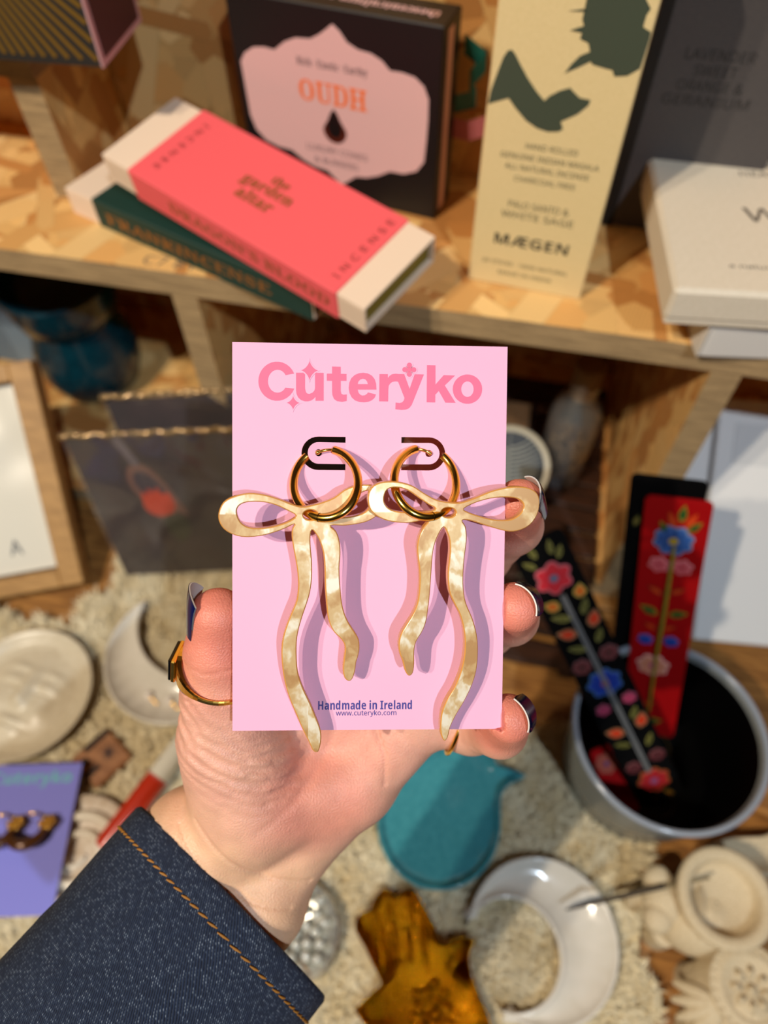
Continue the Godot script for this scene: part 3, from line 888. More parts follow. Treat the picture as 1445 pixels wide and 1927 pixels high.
func slide_box(parent: Node, length: float, width: float, height: float, s0: float, s1: float, sleeve: Material, tray: Material) -> void:
	# tray along x, its near side at z = 0; sleeve wraps it
	var w := 0.0011
	var st := begin()
	var t := 0.0016
	# tray: bottom, sides and ends; the front end is recessed so that the hollow shows
	box(st, Vector3(0, 0, -width), Vector3(length, t, 0), 0.0003)
	box(st, Vector3(0, height - t, -width), Vector3(length, height, 0), 0.0003)
	box(st, Vector3(0, t, -t), Vector3(length, height - t, 0), 0.0003)
	box(st, Vector3(0, t, -width), Vector3(length, height - t, -width + t), 0.0003)
	box(st, Vector3(0, t, -width + t), Vector3(t, height - t, -t), 0.0003)
	put(st, "tray", tray, parent)
	flat_box(Vector3(length - 0.0045, t, -width + t), Vector3(length - 0.0035, height - t - 0.002, -t), "inner_liner", mat("olive_liner", Color(0.48, 0.42, 0.06), 0.6), parent, 0.0)
	st = begin()
	box(st, Vector3(s0, -w, -width - w), Vector3(s1, height + w, w), 0.0006)
	put(st, "sleeve", sleeve, parent)

func ribbon(st: SurfaceTool, path: Array, half: float) -> void:
	for i in path.size() - 1:
		var a: Vector3 = path[i]
		var b: Vector3 = path[i + 1]
		var up := Vector3(0, 1, 0.2).normalized() * half
		var n := (b - a).cross(up).normalized()
		if n.z < 0.0:
			n = -n
		face(st, a - up, b - up, b + up, a + up, n)
		var o := -n * 0.0005
		face(st, a - up + o, b - up + o, b + up + o, a + up + o, -n)
		face(st, a + up, b + up, b + up + o, a + up + o, Vector3.UP)
		face(st, a - up, b - up, b - up + o, a - up + o, Vector3.DOWN)

# ------------------------------------------------------------------ things in the cubbies
func in_the_cubbies() -> void:
	# teal oil burner deep in the left cubby
	var t = thing("oil_burner", "dark teal glazed ceramic oil burner in the dim left cubby", "ceramic pot", Vector3(-0.440, 0.018, -0.492))
	var teal := noise_mat("teal_glaze", Color(0.02, 0.15, 0.19), Color(0.05, 0.24, 0.29), 0.03, 12.0, 0.15)
	var st := begin()
	lathe(st, [Vector2(0, 0), Vector2(0.036, 0), Vector2(0.046, 0.012), Vector2(0.053, 0.035), Vector2(0.053, 0.060), Vector2(0.045, 0.085), Vector2(0.043, 0.095), Vector2(0.040, 0.095), Vector2(0.040, 0.02), Vector2(0, 0.015)], 40)
	put(st, "body", teal, t)
	st = begin()
	lathe(st, [Vector2(0, 0.094), Vector2(0.040, 0.094), Vector2(0.050, 0.102), Vector2(0.055, 0.122), Vector2(0.057, 0.140), Vector2(0.054, 0.142), Vector2(0.049, 0.120), Vector2(0.030, 0.106), Vector2(0, 0.104)], 40)
	put(st, "bowl", teal, t)
	for e in [["pale_blue_carton", "pale blue-grey carton behind the teal burner on the left", -0.582, 0.075, 0.11, -0.50], ["pale_blue_carton", "pale blue-grey carton right of the teal burner", -0.335, 0.080, 0.060, -0.52]]:
		var b = thing(e[0], e[1], "box", Vector3(e[2], 0.018, e[5]), "pale cartons in the left cubby")
		flat_box(Vector3(0, 0, -0.07), Vector3(e[3], e[4], 0), "carton", mat("pale_blue", Color(0.42, 0.50, 0.56), 0.7), b, 0.001)
		flat_box(Vector3(0.004, 0, 0), Vector3(e[3] - 0.004, e[4] * 0.92, 0.0006), "flap", mat("pale_blue_flap", Color(0.46, 0.53, 0.58), 0.7), b, 0.0)

	# sleeved art prints leaning on the shelf front
	var bb := Vector3(-0.3128, 0.012, -0.2636)
	var ex := Vector3(0.9648, 0, -0.2633).normalized()
	var ey := Vector3(-0.0414, 0.9871, -0.1526).normalized()
	art_print(Transform3D(Basis(ex, ey, ex.cross(ey)).orthonormalized(), bb), 0.140, 0.1789, true, "clear-sleeved dark mauve print with an orange flame, frontmost by the thumb")
	var b2 := Basis(Vector3(0.975, 0.09, -0.20).normalized(), Vector3(-0.06, 0.965, -0.255).normalized(), Vector3.ZERO)
	b2.z = b2.x.cross(b2.y)
	art_print(Transform3D(b2.orthonormalized(), Vector3(-0.275, 0.014, -0.283)), 0.135, 0.190, false, "clear-sleeved dark print behind the flame print, its shiny top edge showing")

	# leaning wooden frame with a white card
	var fr = thing("leaning_frame", "pale wooden tray frame with white card leaning at the far left", "frame", Vector3(-0.3447, 0.013, -0.2492))
	var fx := Vector3(0.9107, 0, -0.411).normalized()
	var fy := Vector3(-0.297, 0.69, -0.66).normalized()
	var fb := Basis(fx, fy, fx.cross(fy)).orthonormalized()
	fr.transform = Transform3D(fb, Vector3(-0.3447, 0.016, -0.2492))
	var pine := wood_mat("pale_pine", Color(0.58, 0.42, 0.22), Color(0.76, 0.58, 0.34), 12)
	flat_box(Vector3(-0.020, 0, -0.018), Vector3(0, 0.205, 0.006), "side_rail", pine, fr, 0.001)
	flat_box(Vector3(-0.160, 0, -0.018), Vector3(-0.140, 0.205, 0.006), "side_rail", pine, fr, 0.001)
	flat_box(Vector3(-0.140, 0, -0.018), Vector3(-0.020, 0.016, 0.006), "bottom_rail", pine, fr, 0.001)
	flat_box(Vector3(-0.140, 0.189, -0.018), Vector3(-0.020, 0.205, 0.006), "top_rail", pine, fr, 0.001)
	flat_box(Vector3(-0.140, 0.016, -0.016), Vector3(-0.020, 0.189, -0.013), "backing", mat("frame_back", Color(0.30, 0.26, 0.22), 0.8), fr, 0.0)
	var wc = thing("white_pouch", "creased white satin pouch sheet inside the leaning frame", "pouch")
	wc.transform = fr.transform
	st = begin()
	var nx := 24
	var ny := 36
	var gp := func(i: int, j: int) -> Vector3:
		var u := float(i) / nx
		var v := float(j) / ny
		var fold := 0.0022 * sin(u * 9.0 + v * 5.0) * smoothstep(0.35, 0.8, v) + 0.0012 * sin(v * 17.0 - u * 6.0) * smoothstep(0.3, 0.9, v)
		return Vector3(-0.138 + 0.116 * u, 0.018 + 0.169 * v, -0.0065 + fold)
	st.set_smooth_group(0)
	for j in ny:
		for i in nx:
			for q in [[i, j], [i + 1, j + 1], [i + 1, j], [i, j], [i, j + 1], [i + 1, j + 1]]:
				st.add_vertex(gp.call(q[0], q[1]))
	st.generate_normals()
	put(st, "satin_sheet", mat("white_satin", Color(0.86, 0.84, 0.78), 0.35), wc)
	letters(wc, "A", sans, 0.011, 0.014, mat("pencil_grey", Color(0.45, 0.45, 0.45), 0.6), Transform3D(Basis.IDENTITY, Vector3(-0.055, 0.042, -0.0055)), "printed_initial")

	# round feather tin and corked bottle in the middle cubby
	var ft = thing("feather_tin", "round cream tin lid with a dark feather print beside the corked bottle", "tin", Vector3(0.020, 0.064, -0.425))
	ft.rotation_degrees = Vector3(35, 8, 0)
	st = begin()
	lathe(st, [Vector2(0, 0), Vector2(0.037, 0), Vector2(0.0385, 0.002), Vector2(0.0385, 0.026), Vector2(0.037, 0.028), Vector2(0.0355, 0.027), Vector2(0, 0.027)], 48)
	put(st, "body", mat("cream_tin", Color(0.74, 0.70, 0.60), 0.45), ft)
	st = begin()
	lathe(st, [Vector2(0, 0.0271), Vector2(0.0325, 0.0271), Vector2(0.0325, 0.0276), Vector2(0, 0.0276)], 48)
	put(st, "dark_disc", mat("disc_dark", Color(0.10, 0.10, 0.10), 0.5), ft)
	st = begin()
	for k in 26:
		var s := -1.0 if k % 2 == 0 else 1.0
		var y := -0.026 + 0.0019 * k
		var w := sqrt(maxf(0.0, 0.031 * 0.031 - y * y))
		var path := []
		for i in 5:
			var u := i / 4.0
			path.append(Vector3(s * w * 0.9 * u, 0.0278, -(y + 0.010 * u * u) + 0.004))
		tube(st, path, [0.0008, 0.0009, 0.0008, 0.0006, 0.0003], 5)
	tube(st, [Vector3(0, 0.0278, 0.031), Vector3(0, 0.0278, -0.030)], [0.0008, 0.0003], 5)
	put(st, "feather_print", mat("feather_grey", Color(0.66, 0.66, 0.61), 0.6), ft)
	var ts = thing("prop_block", "dark wooden block propping up the feather tin", "block", Vector3(-0.015, 0.024, -0.46))
	flat_box(Vector3(0, 0, -0.05), Vector3(0.055, 0.045, 0.035), "block_body", mats["oud_black"], ts, 0.003)
	flat_box(Vector3(0.004, 0.045, -0.046), Vector3(0.051, 0.0455, 0.031), "wrap_label", mat("kraft", Color(0.42, 0.30, 0.18), 0.8), ts, 0.0)
	var bo = thing("corked_bottle", "small glass bottle of dried buds with a cork stopper", "bottle", Vector3(0.074, 0.024, -0.462))
	var glass := StandardMaterial3D.new()
	glass.albedo_color = Color(0.95, 0.97, 0.97, 0.04)
	glass.transparency = BaseMaterial3D.TRANSPARENCY_ALPHA
	glass.roughness = 0.05
	st = begin()
	lathe(st, [Vector2(0, 0), Vector2(0.021, 0), Vector2(0.023, 0.003), Vector2(0.023, 0.092), Vector2(0.019, 0.104), Vector2(0.0125, 0.112), Vector2(0.0125, 0.126), Vector2(0.0145, 0.128), Vector2(0.0145, 0.133), Vector2(0.011, 0.133), Vector2(0.011, 0.112), Vector2(0.021, 0.092), Vector2(0.021, 0.003), Vector2(0, 0.003)], 36)
	put(st, "glass_body", glass, bo)
	st = begin()
	lathe(st, [Vector2(0, 0.114), Vector2(0.0105, 0.114), Vector2(0.0115, 0.134), Vector2(0.0135, 0.150), Vector2(0.012, 0.152), Vector2(0, 0.152)], 24)
	put(st, "cork", noise_mat("cork", Color(0.46, 0.34, 0.20), Color(0.62, 0.48, 0.30), 0.08, 40.0, 0.9), bo)
	st = begin()
	for k in 160:
		var a := rng.randf() * TAU
		var r := sqrt(rng.randf()) * 0.0175
		var p := Vector3(cos(a) * r, 0.006 + rng.randf() * 0.052, sin(a) * r)
		lathe(st, [Vector2(0, -0.0026), Vector2(0.0022, -0.001), Vector2(0.0024, 0.001), Vector2(0, 0.0028)], 6, Transform3D(Basis(Vector3(rng.randf() - 0.5, rng.randf() - 0.5, rng.randf() - 0.5).normalized(), rng.randf() * 3.0), p))
	var buds := put(st, "dried_buds", noise_mat("buds", Color(0.34, 0.26, 0.17), Color(0.52, 0.42, 0.28), 0.08, 60.0, 0.9), bo)
	buds.set_meta("kind", "stuff")
	# dark slatted tray on the floor of the middle cubby
	var tray = thing("dark_slat_tray", "dark brown slatted wooden tray on the middle cubby's floor", "tray", Vector3(-0.04, 0.018, -0.46))
	var umber := wood_mat("dark_wood", Color(0.14, 0.07, 0.03), Color(0.28, 0.15, 0.07), 21)
	for k in 9:
		flat_box(Vector3(-0.150, 0.0, -0.130 + k * 0.028), Vector3(0.158, 0.006, -0.105 + k * 0.028), "slat", umber, tray, 0.001)
	var rack = thing("dark_slat_rack", "dark brown slatted wooden rack on the table behind the fingertips", "rack", Vector3(0.035, 0.0, -0.297))
	for k in 3:
		flat_box(Vector3(-0.075, 0.008, -0.042 + k * 0.030), Vector3(0.080, 0.015, -0.020 + k * 0.030), "slat", umber, rack, 0.0012)
	for x in [-0.06, 0.06]:
		flat_box(Vector3(x, 0.0, -0.044), Vector3(x + 0.012, 0.008, 0.042), "runner", umber, rack, 0.001)
	# carved wooden pieces on the tray
	for e in [[0.050, -0.372, 12.0, 0.070, 0.020, "dark carved wooden strip behind the fingers, the longer one"], [0.020, -0.340, -6.0, 0.055, 0.014, "dark carved wooden strip behind the fingers, the shorter one"]]:
		var ws = thing("wooden_strip", e[5], "wood strip", Vector3(e[0], 0.024, e[1]), "dark wooden strips in the middle cubby")
		ws.rotation_degrees.y = e[2]
		flat_box(Vector3(-e[3] / 2, 0, -0.012), Vector3(e[3] / 2, e[4], 0.012), "strip_body", wood_mat("dark_wood", Color(0.14, 0.07, 0.03), Color(0.28, 0.15, 0.07), 21), ws, 0.002)
		for k in 5:
			flat_box(Vector3(-e[3] / 2 + e[3] * (k + 0.2) / 5.0, e[4], -0.009), Vector3(-e[3] / 2 + e[3] * (k + 0.7) / 5.0, e[4] + 0.001, 0.009), "carving", mats["dark_wood"], ws, 0.0004)

	# white boxed prints on the right
	var wb := Vector3(0.2043, 0.020, -0.3059)
	var wx := Vector3(0.9943, 0, -0.1065).normalized()
	var wy := Vector3(-0.0857, 0.6216, -0.7786).normalized()
	var wbase := Basis(wx, wy, wx.cross(wy)).orthonormalized()
	for e in [[0.0, 0.075, "white gift carton with pressed panel, right of the black strap"], [-0.057, 0.056, "white gift carton half hidden behind the red strap"], [0.078, 0.07, "white gift carton at the far right edge"]]:
		var p = thing("white_gift_carton", e[2], "box", Vector3.ZERO, "white gift cartons in the right cubby")
		p.transform = Transform3D(wbase, wb + wx * e[0])
		flat_box(Vector3(0.001, 0, -0.016), Vector3(e[1] - 0.001, 0.21, 0), "carton", mat("clean_white", Color(0.86, 0.855, 0.84), 0.5), p, 0.0012)
		if e[0] >= 0.0:
			flat_box(Vector3(0.016, 0.155, 0), Vector3(e[1] - 0.012, 0.190, 0.0006), "pressed_panel", mat("panel_white", Color(0.80, 0.80, 0.79), 0.5), p, 0.0003)

func art_print(xf: Transform3D, w: float, h: float, art: bool, label: String) -> void:
	var t = thing("art_print", label, "print", Vector3.ZERO, "sleeved art prints")
	t.transform = xf
	flat_box(Vector3(0.002, 0.002, -0.0012), Vector3(w - 0.002, h - 0.008, 0), "print_sheet", noise_mat("mauve_print", Color(0.13, 0.075, 0.08), Color(0.22, 0.145, 0.14), 0.012, 5.0, 0.6), t, 0.0)
	var sl := StandardMaterial3D.new()
	sl.albedo_color = Color(1, 1, 1, 0.03)
	sl.transparency = BaseMaterial3D.TRANSPARENCY_ALPHA
	sl.roughness = 0.08
	# crinkled clear sleeve
	var st := begin()
	st.set_smooth_group(0)
	var nx := 40
	var ny := 24
	var gp := func(i: int, j: int) -> Vector3:
		var u := float(i) / nx
		var v := float(j) / ny
		var b := 0.0010 * sin(u * 31.0 + v * 3.0) * smoothstep(0.85, 1.0, v) + 0.0006 * sin(u * 9.0 + v * 11.0)
		return Vector3(w * u, h * v, 0.0022 + b)
	for j in ny:
		for i in nx:
			for q in [[i, j], [i + 1, j + 1], [i + 1, j], [i, j], [i, j + 1], [i + 1, j + 1]]:
				st.add_vertex(gp.call(q[0], q[1]))
	st.generate_normals()
	put(st, "clear_sleeve", sl, t)
	var gold := mat("sleeve_seal", Color(0.62, 0.50, 0.33), 0.18, 0.4)
	st = begin()
	var path := []
	var rad := []
	for i in 41:
		var u := i / 40.0
		path.append(Vector3(w * u, h - 0.004 + 0.0006 * sin(u * 40.0), 0.0012 + 0.0009 * sin(u * 57.0)))
		rad.append(0.0021 + 0.0004 * sin(u * 83.0))
	tube(st, path, rad, 8)
	put(st, "folded_seal", gold, t)
	if not art:
		return
	# a plain picture: pale vessel with a flame over a green leaf
	var fl := func(pts: Array, called: String, m: Material, z: float):
		var p := smooth_loop(pts2(pts), 3)
		for i in p.size():
			p[i] = (p[i] + Vector2(-31, 19)) * MM
		var s := begin()
		plate(s, s, p, [], 0.0002, 0.0, Transform3D(Basis.IDENTITY, Vector3(0, 0, z)))
		put(s, called, m, t)
	fl.call([72, 120, 84, 122, 92, 112, 100, 92, 108, 62, 100, 66, 92, 56, 84, 58, 74, 82, 68, 104], "vessel_print", mat("print_rose", Color(0.42, 0.27, 0.22), 0.6), 0.0)
	fl.call([76, 114, 84, 114, 92, 102, 96, 86, 86, 84, 76, 92, 73, 104], "hollow_print", mat("print_dusk", Color(0.20, 0.15, 0.19), 0.6), 0.0002)
	fl.call([74, 78, 76, 92, 80, 88, 82, 96, 86, 90, 89, 97, 92, 88, 97, 90, 100, 76, 96, 66, 88, 62, 80, 64, 75, 70], "flame_print", mat("print_flame", Color(0.72, 0.20, 0.04), 0.6), 0.0004)
	fl.call([86, 60, 98, 64, 106, 56, 106, 42, 100, 30, 94, 28, 88, 42], "leaf_print", mat("print_leaf", Color(0.17, 0.17, 0.09), 0.6), 0.0004)
	fl.call([68, 150, 73, 152, 78, 138, 82, 124, 77, 122, 72, 136], "smoke_print", mat("print_smoke", Color(0.36, 0.31, 0.33), 0.6), 0.0002)

# ------------------------------------------------------------------ embroidered straps in a tin
func strap(called: String, label: String, top: Vector3, bottom: Vector3, w: float, m: Material) -> Node3D:
	var t = thing(called, label, "strap", Vector3.ZERO, "embroidered straps in the tin")
	var ey := (top - bottom).normalized()
	var view := (Vector3(0, 0.6, 0) - (top + bottom) / 2.0).normalized()
	var n := (view - ey * view.dot(ey)).normalized()
	t.transform = Transform3D(Basis(ey.cross(n), ey, n), bottom)
	var h := (top - bottom).length()
	var st := begin()
	var o := PackedVector2Array()
	for q in [[-1, 0, PI], [1, 0, -PI / 2], [1, 1, 0.0], [-1, 1, PI / 2]]:
		for k in 5:
			var a: float = PI / 2 * k / 4.0 + q[2]
			o.append(Vector2(q[0] * (w / 2 - 0.004) + cos(a) * 0.004, (0.004 if q[1] == 0 else h - 0.004) + sin(a) * 0.004))
	plate(st, st, o, [], 0.0024, 0.0006, Transform3D(Basis.IDENTITY, Vector3(0, 0, -0.0024)))
	put(st, "strap_body", m, t)
	return t

func thread(c: Color) -> StandardMaterial3D:
	return mat("thread_%d_%d_%d" % [int(c.r * 99), int(c.g * 99), int(c.b * 99)], c, 0.55)

func petal_shape(l: float, w: float) -> PackedVector2Array:
	var o := PackedVector2Array()
	for i in 14:
		var a := TAU * i / 14.0
		o.append(Vector2(cos(a) * l, sin(a) * w * (1.0 - 0.25 * cos(a))))
	return o

func flower(parent: Node, at: Vector2, r: float, n: int, c: Color, rim: Color, core: Color) -> void:
	var st := begin()
	var sr := begin()
	for k in n:
		var a := TAU * k / n + 0.3
		var xf := Transform3D(Basis(Vector3(0, 0, 1), a), Vector3(at.x, at.y, 0)) * Transform3D(Basis.IDENTITY, Vector3(r * 0.58, 0, 0))
		plate(sr, sr, petal_shape(r * 0.46, r * 0.44), [], 0.0004, 0.0002, xf)
		plate(st, st, petal_shape(r * 0.36, r * 0.32), [], 0.0009, 0.0003, xf)
	var sc := begin()
	lathe(sc, [Vector2(r * 0.26, 0.0), Vector2(r * 0.24, 0.0010), Vector2(0, 0.0013)], 12, Transform3D(Basis(Vector3.RIGHT, PI / 2), Vector3(at.x, at.y, 0)))
	put2([sr, st, sc], [thread(rim), thread(c), thread(core)], "embroidered_flower", parent)

func leaf(parent: Node, at: Vector2, l: float, w: float, ang: float, c: Color, rim: Color, called := "embroidered_leaf") -> void:
	var st := begin()
	var sr := begin()
	var xf := Transform3D(Basis(Vector3(0, 0, 1), deg_to_rad(ang)), Vector3(at.x, at.y, 0))
	var o := PackedVector2Array()
	for i in 9:
		var u := i / 8.0
		o.append(Vector2(-l + 2 * l * u, w * sin(PI * pow(u, 0.8))))
	for i in range(1, 8):
		var u := 1.0 - i / 8.0
		o.append(Vector2(-l + 2 * l * u, -w * sin(PI * pow(u, 0.8))))
	var p := PackedVector2Array()
	for q in o:
		p.append(q * 0.7)
	plate(sr, sr, o, [], 0.0004, 0.0, xf)
	plate(st, st, p, [], 0.0008, 0.0, xf)
	put2([sr, st], [thread(rim), thread(c)], called, parent)

func straps_and_tin() -> void:
	var tin = thing("black_lined_tin", "round clear-rimmed tub with black inside holding embroidered straps", "tub", Vector3(0.161, 0.0, -0.190))
	var st := begin()
	lathe(st, [Vector2(0, 0), Vector2(0.056, 0), Vector2(0.058, 0.003), Vector2(0.066, 0.092), Vector2(0.0655, 0.094), Vector2(0.0635, 0.092), Vector2(0.0560, 0.006), Vector2(0, 0.006)], 64)
	var gl := mat("tub_plastic", Color(0.46, 0.47, 0.46), 0.25)
	put(st, "tub_wall", gl, tin)
	st = begin()
	lathe(st, [Vector2(0.0632, 0.090), Vector2(0.0554, 0.0065), Vector2(0, 0.0065)], 64)
	put(st, "black_lining", mat("lining_black", Color(0.012, 0.012, 0.013), 0.4), tin)
	st = begin()
	var ring := []
	var rr := []
	for i in 64:
		var a := TAU * i / 64.0
		ring.append(Vector3(cos(a) * 0.0662, 0.0955, sin(a) * 0.0662))
		rr.append(0.0022)
	tube(st, ring, rr, 10, true)
	put(st, "rim", mat("rim_grey", Color(0.55, 0.58, 0.62), 0.15), tin)
	# gold motif printed on the lining
	st = begin()
	for k in 4:
		var loop := []
		var lr := []
		for i in 20:
			var a := TAU * i / 20.0
			loop.append(Vector3(0.018 + 0.010 * cos(a) * (1.0 + 0.3 * (k % 2)), 0.0074, 0.012 * sin(a) - 0.018 + 0.014 * k))
			lr.append(0.0006)
		tube(st, loop, lr, 5, true)
	put(st, "gold_scroll_print", mat("dull_gold", Color(0.34, 0.25, 0.08), 0.5, 0.3), tin)

	var black := noise_mat("black_felt", Color(0.012, 0.012, 0.014), Color(0.03, 0.03, 0.033), 0.2, 80.0, 0.85)
	var red := noise_mat("red_felt", Color(0.60, 0.015, 0.03), Color(0.70, 0.03, 0.045), 0.2, 80.0, 0.8)
	black.metallic_specular = 0.2
	red.metallic_specular = 0.25
	mats["lining_black"].metallic_specular = 0.25
	var bb = strap("embroidered_strap", "black strap behind the red one, only its edge showing", Vector3(0.113, 0.248, -0.292), Vector3(0.158, 0.010, -0.226), 0.045, black)
	leaf(bb, Vector2(-0.016, 0.215), 0.005, 0.002, 80, Color(0.45, 0.40, 0.15), Color(0.3, 0.3, 0.12))
	var r = strap("embroidered_strap", "red strap embroidered with blue, pink and green flowers", Vector3(0.122, 0.238, -0.285), Vector3(0.170, 0.010, -0.218), 0.040, red)
	var orange := Color(0.80, 0.24, 0.03)
	var olive := Color(0.55, 0.50, 0.12)
	var grass := Color(0.03, 0.30, 0.10)
	var yellow := Color(0.70, 0.58, 0.10)
	var st2 := begin()
	tube(st2, [Vector3(0.001, 0.205, 0.0006), Vector3(0.0005, 0.15, 0.0006), Vector3(-0.001, 0.09, 0.0006), Vector3(-0.001, 0.03, 0.0006)], [0.0012, 0.0016, 0.0014, 0.001], 6)
	put(st2, "embroidered_stem", thread(olive), r)
	for q in [[3.5, 232, 7, 2.6, 85, grass, olive], [-2.5, 226, 7, 2.4, 110, orange, orange], [9, 227, 7, 2.4, 65, orange, orange], [-6.5, 219, 6, 2.3, 120, grass, olive], [11.5, 222, 6, 2.4, 50, grass, olive], [-7, 163, 7, 2.6, 145, orange, Color(0.5, 0.1, 0.03)], [7, 165, 6, 2.6, 35, orange, Color(0.5, 0.1, 0.03)], [-10, 143, 7, 3.6, 150, grass, olive], [9.5, 143, 6.5, 3.4, 20, grass, olive], [-7.5, 127, 6, 2.2, 150, orange, Color(0.5, 0.1, 0.03)], [5, 128, 6, 2.2, 30, orange, Color(0.5, 0.1, 0.03)], [-3, 39, 8, 3, 25, orange, Color(0.5, 0.1, 0.03)], [3, 18, 7, 4, 20, grass, olive]]:
		leaf(r, Vector2(q[0], q[1]) * MM, q[2] * MM, q[3] * MM, q[4], q[5], q[6])
	flower(r, Vector2(0.0, 0.209), 0.0125, 8, Color(0.16, 0.34, 0.62), Color(0.45, 0.55, 0.68), yellow)
	flower(r, Vector2(-0.007, 0.187), 0.0068, 6, Color(0.82, 0.34, 0.38), Color(0.88, 0.56, 0.56), Color(0.7, 0.2, 0.25))
	flower(r, Vector2(0.0075, 0.187), 0.0068, 6, Color(0.82, 0.34, 0.38), Color(0.88, 0.56, 0.56), Color(0.7, 0.2, 0.25))
	flower(r, Vector2(-0.010, 0.112), 0.0055, 6, Color(0.10, 0.26, 0.62), Color(0.30, 0.40, 0.70), Color(0.1, 0.2, 0.6))
	flower(r, Vector2(0.0075, 0.114), 0.0055, 6, Color(0.10, 0.26, 0.62), Color(0.30, 0.40, 0.70), Color(0.1, 0.2, 0.6))
	flower(r, Vector2(-0.0025, 0.085), 0.0115, 7, Color(0.88, 0.55, 0.42), Color(0.90, 0.70, 0.66), Color(0.75, 0.30, 0.45))
	var k = strap("embroidered_strap", "black strap with pink, blue and orange flowers on a grey stem", Vector3(0.040, 0.218, -0.250), Vector3(0.1815, 0.0145, -0.166), 0.036, black)
	st2 = begin()
	for s in [-1, 1]:
		tube(st2, [Vector3(0.0010 * s, 0.215, 0.0006), Vector3(0.0010 * s, 0.125, 0.0006), Vector3(0.001 * s, 0.035, 0.0006)], [0.0009, 0.0009, 0.0009], 6)
	put(st2, "embroidered_stem", thread(Color(0.46, 0.46, 0.46)), k)
	var lf := Color(0.33, 0.32, 0.10)
	var lr := Color(0.50, 0.48, 0.25)
	for q in [[-5.5, 254, 5, 2, 100, lf, lr], [6.3, 253, 5.5, 2, 80, lf, lr], [10.5, 247, 5, 2, 60, lf, lr], [-10.7, 246, 5, 2, 130, lf, lr], [9.9, 200, 6.5, 2.6, 60, lf, lr], [-7.6, 198, 7, 2.8, 150, lf, lr], [10.4, 173, 6, 2.4, 60, lf, lr], [-7.3, 169, 6.5, 2.6, 150, lf, lr], [9, 96, 6, 2.4, 60, lf, lr], [-9, 70, 6, 2.2, 150, lf, lr], [10.6, 66, 6, 2.2, 60, lf, lr], [7, 6, 5, 2, -50, Color(0.5, 0.3, 0.03), lf], [-5, 5, 5, 2, -120, Color(0.5, 0.3, 0.03), lf]]:
		leaf(k, Vector2(q[0], q[1]) * MM, q[2] * MM, q[3] * MM, q[4], q[5], q[6])
	for q in [[12.0, 188, 65], [-8.8, 184, 150], [11.5, 87, 65], [-9.7, 84, 150]]:
		leaf(k, Vector2(q[0], q[1]) * MM, 7.5 * MM, 4.6 * MM, q[2], Color(0.80, 0.20, 0.05), Color(0.60, 0.42, 0.28), "embroidered_bud")
	for q in [[11.5, 213, 70], [-9.5, 210, 140]]:
		leaf(k, Vector2(q[0], q[1]) * MM, 6 * MM, 4.4 * MM, q[2], Color(0.75, 0.36, 0.06), Color(0.62, 0.55, 0.26), "embroidered_bud")
	flower(k, Vector2(-0.0002, 0.230), 0.0125, 6, Color(0.70, 0.10, 0.16), Color(0.72, 0.36, 0.40), Color(0.35, 0.35, 0.45))
	flower(k, Vector2(0.0112, 0.156), 0.0068, 7, Color(0.40, 0.16, 0.17), Color(0.48, 0.30, 0.30), Color(0.15, 0.12, 0.1))
	flower(k, Vector2(-0.0098, 0.153), 0.0068, 7, Color(0.40, 0.16, 0.17), Color(0.48, 0.30, 0.30), Color(0.15, 0.12, 0.1))
	flower(k, Vector2(-0.0005, 0.132), 0.0125, 7, Color(0.06, 0.20, 0.58), Color(0.25, 0.40, 0.58), Color(0.5, 0.2, 0.3))
	flower(k, Vector2(0.0105, 0.111), 0.0055, 6, Color(0.65, 0.20, 0.34), Color(0.55, 0.30, 0.36), Color(0.6, 0.2, 0.3))
	flower(k, Vector2(-0.0100, 0.109), 0.0055, 6, Color(0.65, 0.20, 0.34), Color(0.55, 0.30, 0.36), Color(0.6, 0.2, 0.3))
	flower(k, Vector2(0.0108, 0.048), 0.006, 7, Color(0.34, 0.12, 0.14), Color(0.42, 0.24, 0.24), Color(0.15, 0.12, 0.1))
	flower(k, Vector2(-0.0090, 0.044), 0.006, 7, Color(0.34, 0.12, 0.14), Color(0.42, 0.24, 0.24), Color(0.15, 0.12, 0.1))
	flower(k, Vector2(0.0004, 0.024), 0.0125, 7, Color(0.62, 0.10, 0.12), Color(0.55, 0.30, 0.10), Color(0.45, 0.25, 0.40))
	# short red strap end lying at the bottom of the tub
	var e = strap("embroidered_strap", "short red strap end with one flower at the bottom of the tub", Vector3(0.128, 0.034, -0.190), Vector3(0.157, 0.010, -0.150), 0.020, red)
	flower(e, Vector2(-0.001, 0.042), 0.008, 7, Color(0.70, 0.25, 0.10), Color(0.55, 0.35, 0.25), Color(0.3, 0.15, 0.4))

# ------------------------------------------------------------------ things on the table
func circle2(c: Vector2, r: float, n := 48) -> PackedVector2Array:
	var o := PackedVector2Array()
	for i in n:
		o.append(c + Vector2(cos(TAU * i / n), sin(TAU * i / n)) * r)
	return o

func crescent(c: Vector2, r: float, c2: Vector2, r2: float) -> PackedVector2Array:
	var out := PackedVector2Array()
	var d := c.distance_to(c2)
	var base := (c2 - c).angle()
	var half := acos(clampf((r * r + d * d - r2 * r2) / (2 * r * d), -1, 1))
	var half2 := PI - acos(clampf((r2 * r2 + d * d - r * r) / (2 * r2 * d), -1, 1))
	for i in 49:
		var a := base + half + (TAU - 2 * half) * i / 48.0
		out.append(c + Vector2(cos(a), sin(a)) * r)
	for i in range(1, 40):
		var a := base - half2 - (TAU - 2 * half2) * i / 40.0
		out.append(c2 + Vector2(cos(a), sin(a)) * r2)
	return out

